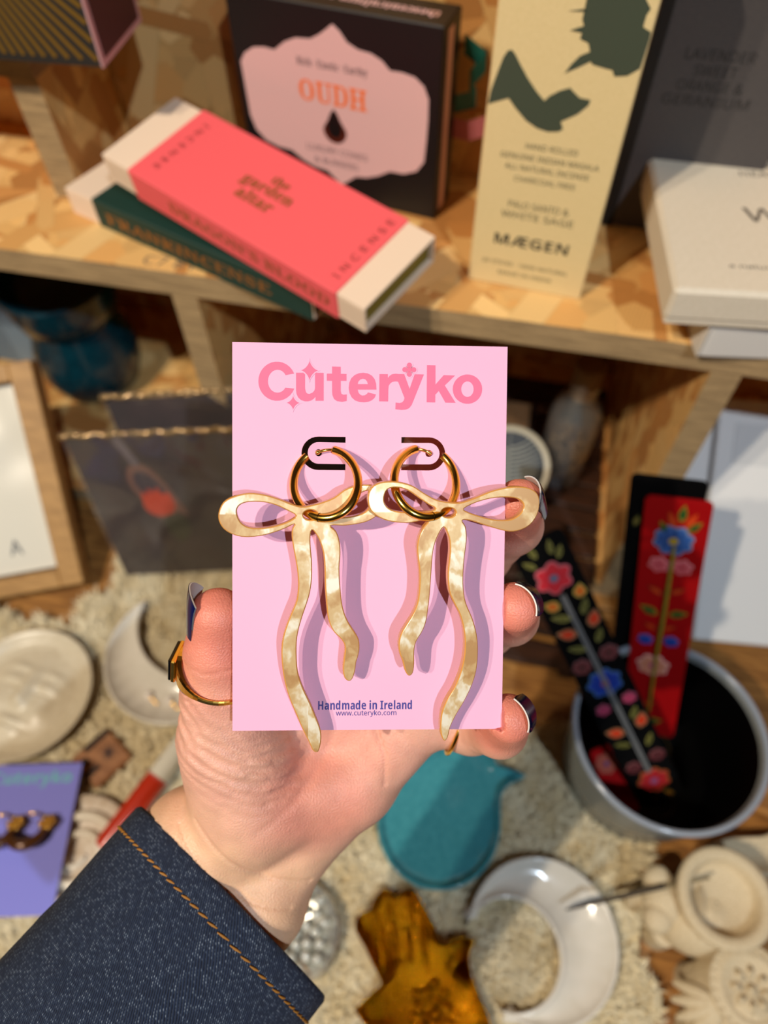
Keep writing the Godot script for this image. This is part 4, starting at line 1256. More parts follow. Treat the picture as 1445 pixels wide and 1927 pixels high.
func rug_inside(x: float, z: float, wob: FastNoiseLite) -> bool:
	var e := wob.get_noise_2d(x * 60.0, z * 60.0) * 0.02
	if x > 0.172 + e or x < -0.50 + e or z > 0.34 or z < -0.205 + e - clampf((-0.02 - x) * 0.52, 0.0, 0.1):
		return false
	return z > -0.205 + e or x > -0.352 + e + (-0.205 - z) * 0.4

func fur_rug() -> void:
	var wob := FastNoiseLite.new()
	wob.seed = 4
	wob.frequency = 0.35
	var t = thing("fur_rug", "cream long-pile fur rug spread under the dishes", "rug")
	var st := begin()
	st.set_smooth_group(0)
	var step := 0.008
	for i in 90:
		for j in 90:
			var x := -0.52 + i * step
			var z := -0.34 + j * step
			if not rug_inside(x + step / 2, z + step / 2, wob):
				continue
			var q := []
			for o in [[0, 0], [1, 0], [1, 1], [0, 1]]:
				var px: float = x + o[0] * step
				var pz: float = z + o[1] * step
				q.append(Vector3(px, 0.004 + 0.002 * wob.get_noise_2d(px * 200.0, pz * 200.0), pz))
			for v in [q[0], q[1], q[2], q[0], q[2], q[3]]:
				st.add_vertex(v)
	st.generate_normals()
	var fur := noise_mat("fur_cream", Color(0.80, 0.71, 0.53), Color(0.87, 0.80, 0.65), 0.03, 8.0, 0.95)
	put(st, "hide", fur, t)
	# pile
	st = begin()
	var r2 := RandomNumberGenerator.new()
	r2.seed = 33
	for b in 9:
		var a := r2.randf() * TAU
		var lean := Vector3(cos(a), 0, sin(a)) * r2.randf_range(0.002, 0.009)
		var root := Vector3(cos(a * 3.1), 0, sin(a * 3.1)) * 0.0022
		var side := Vector3(-sin(a), 0, cos(a)) * 0.00055
		var h := r2.randf_range(0.006, 0.011)
		var p0 := root
		var p1 := root + lean * 0.35 + Vector3(0, h * 0.7, 0)
		var p2 := root + lean + Vector3(0, h, 0)
		var n := Vector3(cos(a) * -0.3, 1, sin(a) * -0.3).normalized()
		tri(st, p0 - side, p0 + side, p1 + side, n, n, n)
		tri(st, p0 - side, p1 + side, p1 - side, n, n, n)
		tri(st, p1 - side, p1 + side, p2, n, n, n)
	var tuft := st.commit()
	var hair := StandardMaterial3D.new()
	hair.albedo_color = Color.WHITE
	hair.vertex_color_use_as_albedo = true
	hair.roughness = 0.8
	hair.backlight_enabled = true
	hair.backlight = Color(0.35, 0.33, 0.28)
	tuft.surface_set_material(0, hair)
	var spots := []
	for i in 33000:
		var x := rng.randf_range(-0.5, 0.19)
		var z := rng.randf_range(-0.33, 0.345)
		if rug_inside(x, z, wob) and Vector2(x - 0.161, z + 0.190).length() > 0.055:
			spots.append(Vector2(x, z))
	var mm := MultiMesh.new()
	mm.transform_format = MultiMesh.TRANSFORM_3D
	mm.use_colors = true
	mm.mesh = tuft
	mm.instance_count = spots.size()
	for i in spots.size():
		var s := rng.randf_range(0.75, 1.25)
		mm.set_instance_transform(i, Transform3D(Basis(Vector3.UP, rng.randf() * TAU).scaled(Vector3.ONE * s), Vector3(spots[i].x, 0.0035, spots[i].y)))
		var k := clampf(0.5 + 0.8 * wob.get_noise_2d(spots[i].x * 90.0 + 40.0, spots[i].y * 90.0) + rng.randf_range(-0.2, 0.2), 0, 1)
		mm.set_instance_color(i, Color(0.66, 0.52, 0.28).lerp(Color(0.84, 0.75, 0.54), k))
	var mi := MultiMeshInstance3D.new()
	mi.name = "pile"
	mi.multimesh = mm
	mi.set_meta("kind", "stuff")
	t.add_child(mi)

func white_glaze() -> StandardMaterial3D:
	return noise_mat("white_glaze", Color(0.82, 0.79, 0.73), Color(0.86, 0.83, 0.78), 0.02, 10.0, 0.16)

func on_the_table() -> void:
	fur_rug()
	var y0 := 0.0105
	# dish with a modelled face
	var fd = thing("face_dish", "round cream dish with a sleeping face in relief at the left", "dish", Vector3(-0.345, y0, -0.137))
	var st := begin()
	lathe(st, [Vector2(0, 0), Vector2(0.042, 0), Vector2(0.052, 0.004), Vector2(0.0575, 0.0125), Vector2(0.057, 0.0145), Vector2(0.0548, 0.0145), Vector2(0.050, 0.0085), Vector2(0.046, 0.007), Vector2(0, 0.007)], 64)
	var bisque := noise_mat("cream_bisque", Color(0.76, 0.70, 0.59), Color(0.82, 0.77, 0.67), 0.03, 14.0, 0.35)
	put(st, "plate", bisque, fd)
	st = begin()
	st.set_smooth_group(0)
	var up2 := Vector2(0.10, 0.99).normalized()
	var rt2 := Vector2(up2.y, -up2.x)
	var hf := func(p: Vector2) -> float:
		var u := p.dot(rt2) / 0.046
		var v := p.dot(up2) / 0.046
		var h := 0.006 * (1.0 - (u * u + v * v)) * 0.6
		h += 0.0075 * exp(-pow(u / 0.13, 2)) * smoothstep(-0.35, -0.10, v) * (1.0 - smoothstep(-0.1, 0.75, v) * 0.9)
		for s in [-1.0, 1.0]:
			h += 0.0035 * exp(-pow((u - s * 0.36) / 0.22, 2) - pow((v - 0.20) / 0.13, 2))
			h -= 0.0030 * exp(-pow((v - 0.10 + 0.25 * pow(u - s * 0.36, 2)) / 0.035, 2)) * exp(-pow((u - s * 0.36) / 0.2, 2))
			h += 0.0028 * exp(-pow((v - 0.46 + 0.5 * pow(u - s * 0.3, 2)) / 0.07, 2)) * exp(-pow((u - s * 0.36) / 0.26, 2))
			h += 0.0028 * exp(-pow((u - s * 0.42) / 0.22, 2) - pow((v + 0.22) / 0.22, 2))
		h += 0.0042 * exp(-pow(u / 0.22, 2) - pow((v + 0.50) / 0.07, 2))
		h += 0.0038 * exp(-pow(u / 0.17, 2) - pow((v + 0.64) / 0.07, 2))
		h -= 0.0020 * exp(-pow(u / 0.25, 2) - pow((v + 0.57) / 0.03, 2))
		return h
	for i in 30:
		for s in 72:
			var q := []
			for o in [[0, 0], [1, 1], [1, 0], [0, 0], [0, 1], [1, 1]]:
				var r: float = 0.0465 * (i + o[0]) / 30.0
				var a: float = TAU * (s + o[1]) / 72.0
				var p := Vector2(cos(a), sin(a)) * r
				q.append(Vector3(p.x, 0.0066 + hf.call(p) * (1.0 - pow(r / 0.0465, 6)), -p.y))
			for v in q:
				st.add_vertex(v)
	st.generate_normals()
	put(st, "face_relief", bisque, fd)

	# crescent dish with pearl studs
	var pm = thing("pearl_crescent_dish", "small white crescent dish with pearl studs beside the thumb", "dish", Vector3(0, y0, 0))
	st = begin()
	dish(st, crescent(Vector2(-0.232, 0.199), 0.063, Vector2(-0.222, 0.235), 0.057), [Vector2(0.003, 0), Vector2(0.0005, 0.003), Vector2(0, 0.011), Vector2(0.0012, 0.0125), Vector2(0.0026, 0.011), Vector2(0.0055, 0.0055)])
	put(st, "dish_body", white_glaze(), pm)
	var pearl := mat("pearl", Color(0.88, 0.84, 0.80), 0.12)
	for p in [Vector3(-0.2427, 0, -0.1590), Vector3(-0.2240, 0, -0.1585)]:
		var e = thing("pearl_stud", "pearl stud in the small crescent dish, the one %s the thumb" % ("farther from" if p.x < -0.23 else "nearer"), "earring", p + Vector3(0, y0 + 0.0057, 0), "pearl studs in the crescent dish")
		st = begin()
		lathe(st, sphere_prof(0.0042, 0.0042), 18)
		put(st, "pearl_bead", pearl, e)
		st = begin()
		tube(st, [Vector3(0.003, 0.003, 0.002), Vector3(0.010, 0.0012, 0.006)], [0.0005, 0.0005], 6)
		put(st, "post", mat("brass", Color(0.78, 0.60, 0.27), 0.2, 1.0), e)

	# carved wooden tile
	var tl = thing("wooden_tile", "square brown wooden tile with a burnt star between dish and card", "tile", Vector3(-0.261, y0 - 0.002, -0.103))
	tl.rotation_degrees.y = -30.0
	var tan_wood := wood_mat("tan_wood", Color(0.50, 0.32, 0.19), Color(0.66, 0.46, 0.30), 31)
	flat_box(Vector3(-0.0175, 0, -0.0175), Vector3(0.0175, 0.008, 0.0175), "tile_body", tan_wood, tl, 0.0018)
	var burnt := mat("burnt", Color(0.16, 0.09, 0.06), 0.8)
	flat_box(Vector3(-0.016, 0.008, -0.0165), Vector3(-0.011, 0.0084, 0.006), "burnt_bar", burnt, tl, 0.0)
	flat_box(Vector3(0.002, 0.008, 0.005), Vector3(0.007, 0.0084, 0.0165), "burnt_bar", burnt, tl, 0.0)
	flat_box(Vector3(-0.009, 0.008, 0.008), Vector3(-0.004, 0.0084, 0.0165), "burnt_bar", burnt, tl, 0.0)
	st = begin()
	for i in 12:
		var a := TAU * i / 12.0
		var d := Vector3(cos(a), 0, sin(a))
		var s := Vector3(-d.z, 0, d.x) * 0.0005
		var o := Vector3(0.002, 0.0084, -0.006)
		face(st, o - s, o + d * 0.0075 - s * 0.3, o + d * 0.0075 + s * 0.3, o + s, Vector3.UP)
	put(st, "burnt_star", mat("star_grey", Color(0.20, 0.17, 0.20), 0.8), tl)

	# spiral shell dish
	var sw = thing("spiral_dish", "white spiral shell dish under the edge of the lilac card", "dish", Vector3(-0.247, y0, -0.033))
	st = begin()
	lathe(st, [Vector2(0, 0), Vector2(0.030, 0), Vector2(0.040, 0.006), Vector2(0.0415, 0.0105), Vector2(0.039, 0.0115), Vector2(0.030, 0.008), Vector2(0, 0.0065)], 48)
	put(st, "shell_body", noise_mat("shell_white", Color(0.72, 0.63, 0.53), Color(0.84, 0.79, 0.72), 0.03, 20.0, 0.35), sw)
	st = begin()
	var path := []
	var rad := []
	for i in 90:
		var u := i / 89.0
		var a := u * TAU * 2.6
		var r := 0.006 + 0.031 * u
		path.append(Vector3(cos(a) * r, 0.0085 + 0.002 * u, sin(a) * r))
		rad.append(0.0018 + 0.0035 * u)
	tube(st, path, rad, 10)
	put(st, "spiral_ridge", mat("shell_ridge", Color(0.84, 0.79, 0.71), 0.35), sw)

	# lilac earring card with two hoops
	var lc = thing("lilac_earring_card", "lilac-blue earring card with turquoise lettering at the left edge", "card")
	var lx := Vector3(0.97, 0, -0.243).normalized()
	var lb := Basis(lx, Vector3(-0.243, 0, -0.97).normalized(), Vector3.UP)
	lc.transform = Transform3D(lb, Vector3(-0.258 - 0.0335, 0.0268, -0.034))
	flat_box(Vector3(-0.037, -0.0525, 0), Vector3(0.037, 0.0525, 0.0005), "card_sheet", mat("lilac", Color(0.51, 0.51, 0.83), 0.28), lc, 0.0)
	letters(lc, "Cuteryko", sans_bold, 0.062, 0.0125, mat("turquoise", Color(0.42, 0.70, 0.74), 0.5), Transform3D(Basis.IDENTITY, Vector3(0.0, 0.041, 0.0005)))
	var bronze := mat("bronze_resin", Color(0.33, 0.20, 0.10), 0.2, 0.3)
	var brass := mat("brass", Color(0.78, 0.60, 0.27), 0.2, 1.0)
	for e in [[-0.0005, "bronze hoop earring with a gold bead flower at the lilac card's right"], [-0.024, "bronze hoop earring at the lilac card's cut-off left"]]:
		var h = thing("bronze_hoop_earring", e[1], "earring", Vector3.ZERO, "earrings on the lilac card")
		h.transform = lc.transform * Transform3D(Basis(Vector3(1, 0, 0), -0.35), Vector3(e[0] + 0.009, 0.004, 0.006))
		st = begin()
		path = []
		rad = []
		for i in 25:
			var a := deg_to_rad(150 + 240.0 * i / 24.0)
			path.append(Vector3(cos(a) * 0.0125, sin(a) * 0.0125, 0))
			rad.append(0.0018 + 0.0024 * sin(PI * i / 24.0))
		tube(st, path, rad, 12)
		put(st, "hoop", bronze, h)
		st = begin()
		for k in 6:
			var a := TAU * k / 6.0
			lathe(st, sphere_prof(0.0026, 0.0022), 10, Transform3D(Basis.IDENTITY, Vector3(0.0135 + cos(a) * 0.0046, 0.004 + sin(a) * 0.0046, 0.001)))
		lathe(st, sphere_prof(0.0024, 0.003), 10, Transform3D(Basis.IDENTITY, Vector3(0.0135, 0.004, 0.0014)))
		put(st, "bead_flower", brass, h)
		st = begin()
		path = []
		rad = []
		for i in 10:
			var a := deg_to_rad(30 + 120.0 * i / 9.0)
			path.append(Vector3(cos(a) * 0.0125, sin(a) * 0.0125, 0))
			rad.append(0.0009)
		tube(st, path, rad, 8)
		put(st, "ear_wire", brass, h)

	# lip gloss tube, red with a white cap
	var lg = thing("gloss_tube", "slim red tube with a white cap lying beside the wrist", "tube")
	var a0 := Vector3(-0.197, 0.021, -0.129)
	var a1 := Vector3(-0.228, 0.021, -0.040)
	var gy := (a1 - a0).normalized()
	var gx := gy.cross(Vector3.UP).normalized()
	lg.transform = Transform3D(Basis(gx, gy, gx.cross(gy)), a0)
	st = begin()
	lathe(st, [Vector2(0, -0.012), Vector2(0.0082, -0.012), Vector2(0.0090, -0.010), Vector2(0.0090, 0.034), Vector2(0, 0.034)], 24)
	put(st, "cap", mat("cap_white", Color(0.86, 0.84, 0.78), 0.3), lg)
	st = begin()
	lathe(st, [Vector2(0, 0.034), Vector2(0.0092, 0.034), Vector2(0.0092, 0.036), Vector2(0, 0.036)], 24)
	put(st, "collar", mat("collar_red", Color(0.72, 0.30, 0.26), 0.3), lg)
	st = begin()
	lathe(st, [Vector2(0, 0.036), Vector2(0.0090, 0.036), Vector2(0.0090, 0.090), Vector2(0.0075, 0.094), Vector2(0, 0.0945)], 24)
	put(st, "tube_body", mat("gloss_red", Color(0.72, 0.19, 0.10), 0.25), lg)

	# silvery beaded dish
	var sd = thing("beaded_dish", "small silvery round dish full of clear beads by the cuff", "dish", Vector3(-0.076, y0, -0.019))
	st = begin()
	lathe(st, [Vector2(0, 0), Vector2(0.024, 0), Vector2(0.032, 0.006), Vector2(0.0345, 0.012), Vector2(0.0335, 0.0135), Vector2(0.031, 0.0115), Vector2(0.024, 0.006), Vector2(0, 0.005)], 48)
	var silver := mat("silver", Color(0.83, 0.82, 0.78), 0.16, 0.75)
	put(st, "dish_body", silver, sd)
	for k in 34:
		var r := sqrt((k + 0.5) / 34.0) * 0.0275
		var a := k * 2.39996
		st = begin()
		lathe(st, sphere_prof(0.0034, 0.0034), 10, Transform3D(Basis.IDENTITY, Vector3(cos(a) * r, 0.0085 + 0.003 * r / 0.0275, sin(a) * r)))
		put(st, "bead", mat("clear_bead", Color(0.86, 0.86, 0.82), 0.06, 0.35), sd)

	# teal pomegranate dish
	var td = thing("teal_dish", "glossy teal ceramic dish with a pointed crown under the palm", "dish", Vector3(0.013, y0, -0.112))
	td.rotation_degrees.y = -21.7
	var o := PackedVector2Array()
	for q in [[0, -47], [12, -45.5], [24, -40], [34, -32], [42, -20], [46, -6], [46, 8], [42, 22], [36, 33], [31, 43], [31, 51], [35, 59], [40, 67], [30, 66], [22, 63.5], [16, 62.5], [11, 67], [6, 72], [0, 76], [-6, 72], [-11, 67], [-16, 62.5], [-22, 63.5], [-30, 66], [-40, 67], [-35, 59], [-31, 51], [-31, 43], [-36, 33], [-42, 22], [-46, 8], [-46, -6], [-42, -20], [-34, -32], [-24, -40], [-12, -45.5]]:
		o.append(Vector2(q[0], q[1]) * MM)
	st = begin()
	dish(st, smooth_loop(o, 2), [Vector2(0.004, 0), Vector2(0.0010, 0.003), Vector2(0, 0.010), Vector2(0.0010, 0.0125), Vector2(0.0024, 0.0122), Vector2(0.0042, 0.0075), Vector2(0.0066, 0.0060)])
	put(st, "dish_body", noise_mat("teal_crackle", Color(0.20, 0.49, 0.53), Color(0.30, 0.60, 0.63), 0.05, 16.0, 0.08), td)

	# golden hand-shaped dish
	var hd = thing("golden_hand_dish", "amber-gold metal hand-shaped trinket dish at the bottom", "dish", Vector3(0, y0, 0))
	o = pts2([-23.2, 20.9, -31.7, 28.9, -32.8, 35.1, -30.6, 39.9, -24.5, 44.1, -23.8, 50.1, -20.9, 55.9, -17.3, 59.0, -12.2, 58.6, -7.5, 56.2, -5.0, 60.5, 0.4, 63.0, 5.5, 62.4, 9.7, 58.1, 15.9, 51.4, 23.0, 43.6, 29.3, 35.2, 36.0, 38.7, 43.6, 41.4, 49.9, 42.4, 50.9, 38.5, 49.2, 31.2, 52.2, 21.1, 59.2, 10.8, 64.9, 2.4, 70.1, -8.4, 68.6, -19.7, 44.8, -33.8, 15.7, -37.3, -1.2, -28.9, -14.5, -21.3, -21.4, -15.2, -19.6, -12.9, -12.3, -3.6, -7.3, 2.1, -9.6, 5.6, -17.2, 14.0])
	for i in o.size():
		o[i] *= MM
	var amber := noise_mat("amber_gold", Color(0.60, 0.36, 0.03), Color(0.78, 0.50, 0.06), 0.05, 30.0, 0.10, 1.0, Vector3.ONE, 0.10)
	st = begin()
	dish(st, smooth_loop(o, 2), [Vector2(0.002, 0), Vector2(0.0004, 0.003), Vector2(0, 0.010), Vector2(0.0008, 0.0118), Vector2(0.0018, 0.0112), Vector2(0.0032, 0.0060)])
	put(st, "dish_body", amber, hd)
	for q in [[[-20, 44], [-6, 8]], [[-14, 54], [2, 14]], [[2, 58], [12, 20]], [[12, 48], [22, 18]], [[46, 38], [36, 20]]]:
		st = begin()
		tube(st, [Vector3(q[0][0] * MM, 0.0062, -q[0][1] * MM), Vector3((q[0][0] * 0.5 + q[1][0] * 0.5) * MM, 0.0068, -(q[0][1] * 0.5 + q[1][1] * 0.5) * MM), Vector3(q[1][0] * MM, 0.0062, -q[1][1] * MM)], [0.0010, 0.0022, 0.0012], 8)
		put(st, "finger_ridge", amber, hd)
	for k in 16:
		var a := k * 2.39996
		var r := 0.0042 * sqrt(k + 0.5)
		st = begin()
		lathe(st, sphere_prof(0.0032, 0.0024), 10, Transform3D(Basis.IDENTITY, Vector3(0.030 + cos(a) * r, 0.0068, 0.006 + sin(a) * r)))
		put(st, "raised_dot", amber, hd)

	# large white crescent
	var wc = thing("white_crescent_dish", "large glossy white crescent moon dish at the lower right", "dish", Vector3(0, y0, 0))
	st = begin()
	dish(st, crescent(Vector2(0.0975, 0.052), 0.0525, Vector2(0.077, 0.039), 0.0335), [Vector2(0.003, 0), Vector2(0.0006, 0.003), Vector2(0, 0.011), Vector2(0.0012, 0.0128), Vector2(0.0026, 0.0115), Vector2(0.0060, 0.0060)])
	put(st, "dish_body", white_glaze(), wc)

	elephants()
	# incense stick across the crescent and the elephant
	var isd = thing("incense_stick", "grey-brown incense stick lying across the crescent dish and the elephant", "stick")
	st = begin()
	tube(st, [Vector3(0.1111, 0.0262, -0.0729), Vector3(0.125, 0.033, -0.0790), Vector3(0.1698, 0.0555, -0.0978)], [0.0007, 0.0016, 0.0019], 10)
	put(st, "paste", mat("incense_grey", Color(0.26, 0.22, 0.17), 0.9), isd)
	st = begin()
	tube(st, [Vector3(0.150, 0.0455, -0.0895), Vector3(0.1952, 0.0685, -0.1068)], [0.0011, 0.0010], 8)
	put(st, "bamboo_core", mat("incense_core", Color(0.48, 0.42, 0.30), 0.8), isd)

func sphere_prof(r: float, h: float) -> Array:
	var p := []
	for i in 11:
		var a := -PI / 2 + PI * i / 10.0
		p.append(Vector2(cos(a) * r if i > 0 and i < 10 else 0.0, sin(a) * h))
	return p

func blob(st: SurfaceTool, c: Vector3, r: Vector3, turn := 0.0) -> void:
	lathe(st, sphere_prof(1.0, 1.0), 28, Transform3D(Basis(Vector3.UP, turn).scaled_local(r), c))

func elephants() -> void:
	var plaster := noise_mat("carved_plaster", Color(0.74, 0.66, 0.52), Color(0.84, 0.77, 0.64), 0.06, 22.0, 0.75, 0.0, Vector3.ONE, 0.06)
	# elephant carrying a tealight bowl
	var e = thing("elephant_tealight_holder", "cream plaster elephant carrying a round tealight bowl", "figurine", Vector3(0.196, 0.0, -0.092))
	var st := begin()
	blob(st, Vector3(0.004, 0.030, 0.004), Vector3(0.032, 0.026, 0.026))
	put(st, "body", plaster, e)
	for q in [[-0.016, -0.012], [-0.016, 0.018], [0.024, -0.012], [0.024, 0.018]]:
		st = begin()
		lathe(st, [Vector2(0, 0), Vector2(0.010, 0), Vector2(0.0105, 0.003), Vector2(0.009, 0.024), Vector2(0, 0.026)], 16, Transform3D(Basis.IDENTITY, Vector3(q[0], 0, q[1])))
		put(st, "leg", plaster, e)
	st = begin()
	blob(st, Vector3(-0.022, 0.040, 0.000), Vector3(0.015, 0.015, 0.017))
	put(st, "head", plaster, e)
	for s in [-1.0, 1.0]:
		st = begin()
		blob(st, Vector3(-0.027, 0.041, 0.012 * s + 0.001), Vector3(0.009, 0.013, 0.010), 0.5 * s)
		put(st, "ear", plaster, e)
	for k in 6:
		st = begin()
		var ring := []
		var rr := []
		for i in 24:
			var a := TAU * i / 24.0
			ring.append(Vector3(-0.010 + k * 0.0016, 0.040 + cos(a) * (0.0155 + k * 0.0008), 0.002 + sin(a) * (0.0165 + 0.0009 * k)))
			rr.append(0.0007)
		tube(st, ring, rr, 6, true)
		put(st, "carved_band", plaster, e)
	st = begin()
	tube(st, [Vector3(-0.032, 0.036, 0.0), Vector3(-0.038, 0.026, 0.002), Vector3(-0.038, 0.014, 0.004), Vector3(-0.032, 0.008, 0.006)], [0.007, 0.006, 0.0045, 0.003], 12)
	put(st, "trunk", plaster, e)
	st = begin()
	lathe(st, [Vector2(0, 0.044), Vector2(0.018, 0.046), Vector2(0.028, 0.053), Vector2(0.0312, 0.060), Vector2(0.0312, 0.0645), Vector2(0.0295, 0.066), Vector2(0.0245, 0.0655), Vector2(0.0225, 0.063), Vector2(0.0215, 0.057), Vector2(0.019, 0.0545), Vector2(0, 0.054)], 56, Transform3D(Basis.IDENTITY, Vector3(0.011, 0, -0.006)))
	put(st, "tealight_bowl", plaster, e)
	st = begin()
	lathe(st, [Vector2(0.0014, 0.0542), Vector2(0.0012, 0.0548), Vector2(0, 0.0549)], 10, Transform3D(Basis.IDENTITY, Vector3(0.008, 0, -0.002)))
	put(st, "stick_hole", mat("hole_grey", Color(0.25, 0.23, 0.18), 0.9), e)

	# second elephant with a flower medallion on its saddle and a fanned ear
	var f = thing("elephant_figurine", "cream plaster elephant with flower medallion saddle in the lower right corner", "figurine", Vector3(0.222, 0.0, -0.032))
	st = begin()
	blob(st, Vector3(0.004, 0.028, -0.010), Vector3(0.036, 0.022, 0.030))
	put(st, "body", plaster, f)
	for q in [[-0.018, -0.020], [-0.018, 0.008], [0.026, -0.020], [0.026, 0.008]]:
		st = begin()
		lathe(st, [Vector2(0, 0), Vector2(0.011, 0), Vector2(0.0115, 0.003), Vector2(0.010, 0.022), Vector2(0, 0.024)], 16, Transform3D(Basis.IDENTITY, Vector3(q[0], 0, q[1])))
		put(st, "leg", plaster, f)
	st = begin()
	lathe(st, [Vector2(0, 0.040), Vector2(0.022, 0.043), Vector2(0.0265, 0.046), Vector2(0.026, 0.0485), Vector2(0.022, 0.0480), Vector2(0.0205, 0.0495), Vector2(0.0175, 0.0492), Vector2(0.016, 0.0478), Vector2(0, 0.0478)], 40, Transform3D(Basis.IDENTITY, Vector3(0.004, 0.001, -0.018)))
	put(st, "saddle", plaster, f)
	for k in 8:
		var a := TAU * k / 8.0
		st = begin()
		blob(st, Vector3(0.004 + cos(a) * 0.0095, 0.0493, -0.018 + sin(a) * 0.0095), Vector3(0.0042, 0.0018, 0.0022), -a)
		put(st, "medallion_petal", plaster, f)
	st = begin()
	blob(st, Vector3(0.004, 0.0495, -0.018), Vector3(0.0036, 0.0022, 0.0036))
	put(st, "medallion_centre", plaster, f)
	for k in 28:
		var a := TAU * k / 28.0
		st = begin()
		lathe(st, sphere_prof(0.0012, 0.0012), 8, Transform3D(Basis.IDENTITY, Vector3(0.004 + cos(a) * 0.0240, 0.0494, -0.018 + sin(a) * 0.0240)))
		put(st, "saddle_bead", plaster, f)
	for k in 5:
		st = begin()
		var path := []
		var rad := []
		for i in 9:
			var u := i / 8.0
			var a := deg_to_rad(200.0 - 26.0 * k)
			path.append(Vector3(-0.016 + cos(a) * 0.022 * u, 0.044 - 0.018 * u * u, -0.006 - sin(a) * 0.022 * u * (-1.0)))
			rad.append(0.0018 + 0.0030 * sin(PI * minf(u * 0.9 + 0.1, 1.0)))
		tube(st, path, rad, 10)
		put(st, "ear_fold", plaster, f)
	st = begin()
	blob(st, Vector3(0.020, 0.042, 0.022), Vector3(0.014, 0.013, 0.013))
	put(st, "head", plaster, f)
	st = begin()
	tube(st, [Vector3(0.024, 0.040, 0.032), Vector3(0.026, 0.026, 0.042), Vector3(0.026, 0.012, 0.044), Vector3(0.020, 0.006, 0.046)], [0.007, 0.006, 0.005, 0.003], 12)
	put(st, "trunk", plaster, f)
	# plaster wing-shaped dish behind the bowl
	var w = thing("plaster_wing_dish", "pale plaster wing-shaped dish between the tub and the elephant", "dish", Vector3(0.0, 0.0, 0.0))
	st = begin()
	var o := pts2([214, 128, 232, 123, 250, 124, 270, 128, 282, 140, 276, 156, 262, 160, 250, 152, 236, 148, 222, 144, 210, 136])
	for i in o.size():
		o[i] *= MM
	dish(st, smooth_loop(o, 3), [Vector2(0.004, 0), Vector2(0.001, 0.006), Vector2(0, 0.030), Vector2(0.0015, 0.034), Vector2(0.004, 0.031), Vector2(0.007, 0.026)])
	put(st, "dish_body", plaster, w)

# ------------------------------------------------------------------ the held card and its earrings
func pearl_mat() -> StandardMaterial3D:
	if mats.has("pearl_acrylic"):
		return mats["pearl_acrylic"]
	var size := 512
	var n := FastNoiseLite.new()
	n.seed = 17
	n.frequency = 0.009
	n.fractal_octaves = 3
	var w := FastNoiseLite.new()
	w.seed = 23
	w.frequency = 0.012
	var fine := FastNoiseLite.new()
	fine.seed = 29
	fine.frequency = 0.09
	var im := Image.create(size, size, false, Image.FORMAT_RGB8)
	for y in size:
		for x in size:
			var dx := w.get_noise_2d(x, y) * 70.0
			var dy := w.get_noise_2d(x + 900, y) * 70.0
			var v := n.get_noise_2d(x * 1.0 + dx, y * 1.6 + dy)
			var ridge := 1.0 - absf(v) * 3.2
			var band := w.get_noise_2d(x * 0.45 + 300.0, y * 1.5 + dx)
			var k := clampf(0.40 + v * 0.75 + 0.75 * band + 0.22 * maxf(0, ridge - 0.45) + 0.12 * fine.get_noise_2d(x, y), 0, 1)
			var c := Color(0.74, 0.56, 0.35).lerp(Color(0.83, 0.69, 0.48), smoothstep(0.0, 0.55, k)).lerp(Color(0.95, 0.90, 0.80), smoothstep(0.5, 1.0, k))
			im.set_pixel(x, y, c)
	var m := mat("pearl_acrylic", Color.WHITE, 0.34, 0.22)
	m.albedo_texture = tex(im)
	m.uv1_triplanar = true
	m.uv1_scale = Vector3(13, 9, 13)
	m.clearcoat_enabled = true
	m.clearcoat = 0.6
	m.clearcoat_roughness = 0.08
	return m

func stadium(x0: float, cx: float, cy: float, r: float) -> PackedVector2Array:
	# half stadium: flat end at x0, round end about cx
	var s := signf(cx - x0)
	var o := PackedVector2Array()
	o.append(Vector2(x0, cy + r * s))
	for i in 17:
		var a := PI / 2 - PI * i / 16.0
		o.append(Vector2(cx + cos(a) * r * s, cy + sin(a) * r * s))
	o.append(Vector2(x0, cy - r * s))
	return o

func scaled(p: PackedVector2Array, k: float) -> PackedVector2Array:
	var o := PackedVector2Array()
	for q in p:
		o.append(q * k)
	return o

func star4(c: Vector2, rx: float, ry: float) -> PackedVector2Array:
	var o := PackedVector2Array()
	for i in 40:
		var a := TAU * i / 40.0
		var x := cos(a)
		var y := sin(a)
		o.append(c + Vector2(signf(x) * pow(absf(x), 3.0) * rx, signf(y) * pow(absf(y), 3.0) * ry))
	return o

func print_shape(parent: Node, p: PackedVector2Array, called: String, m: Material, z: float) -> void:
	var st := begin()
	plate(st, st, scaled(p, MM), [], 0.00006, 0.0, Transform3D(Basis.IDENTITY, Vector3(0, 0, z)))
	put(st, called, m, parent)

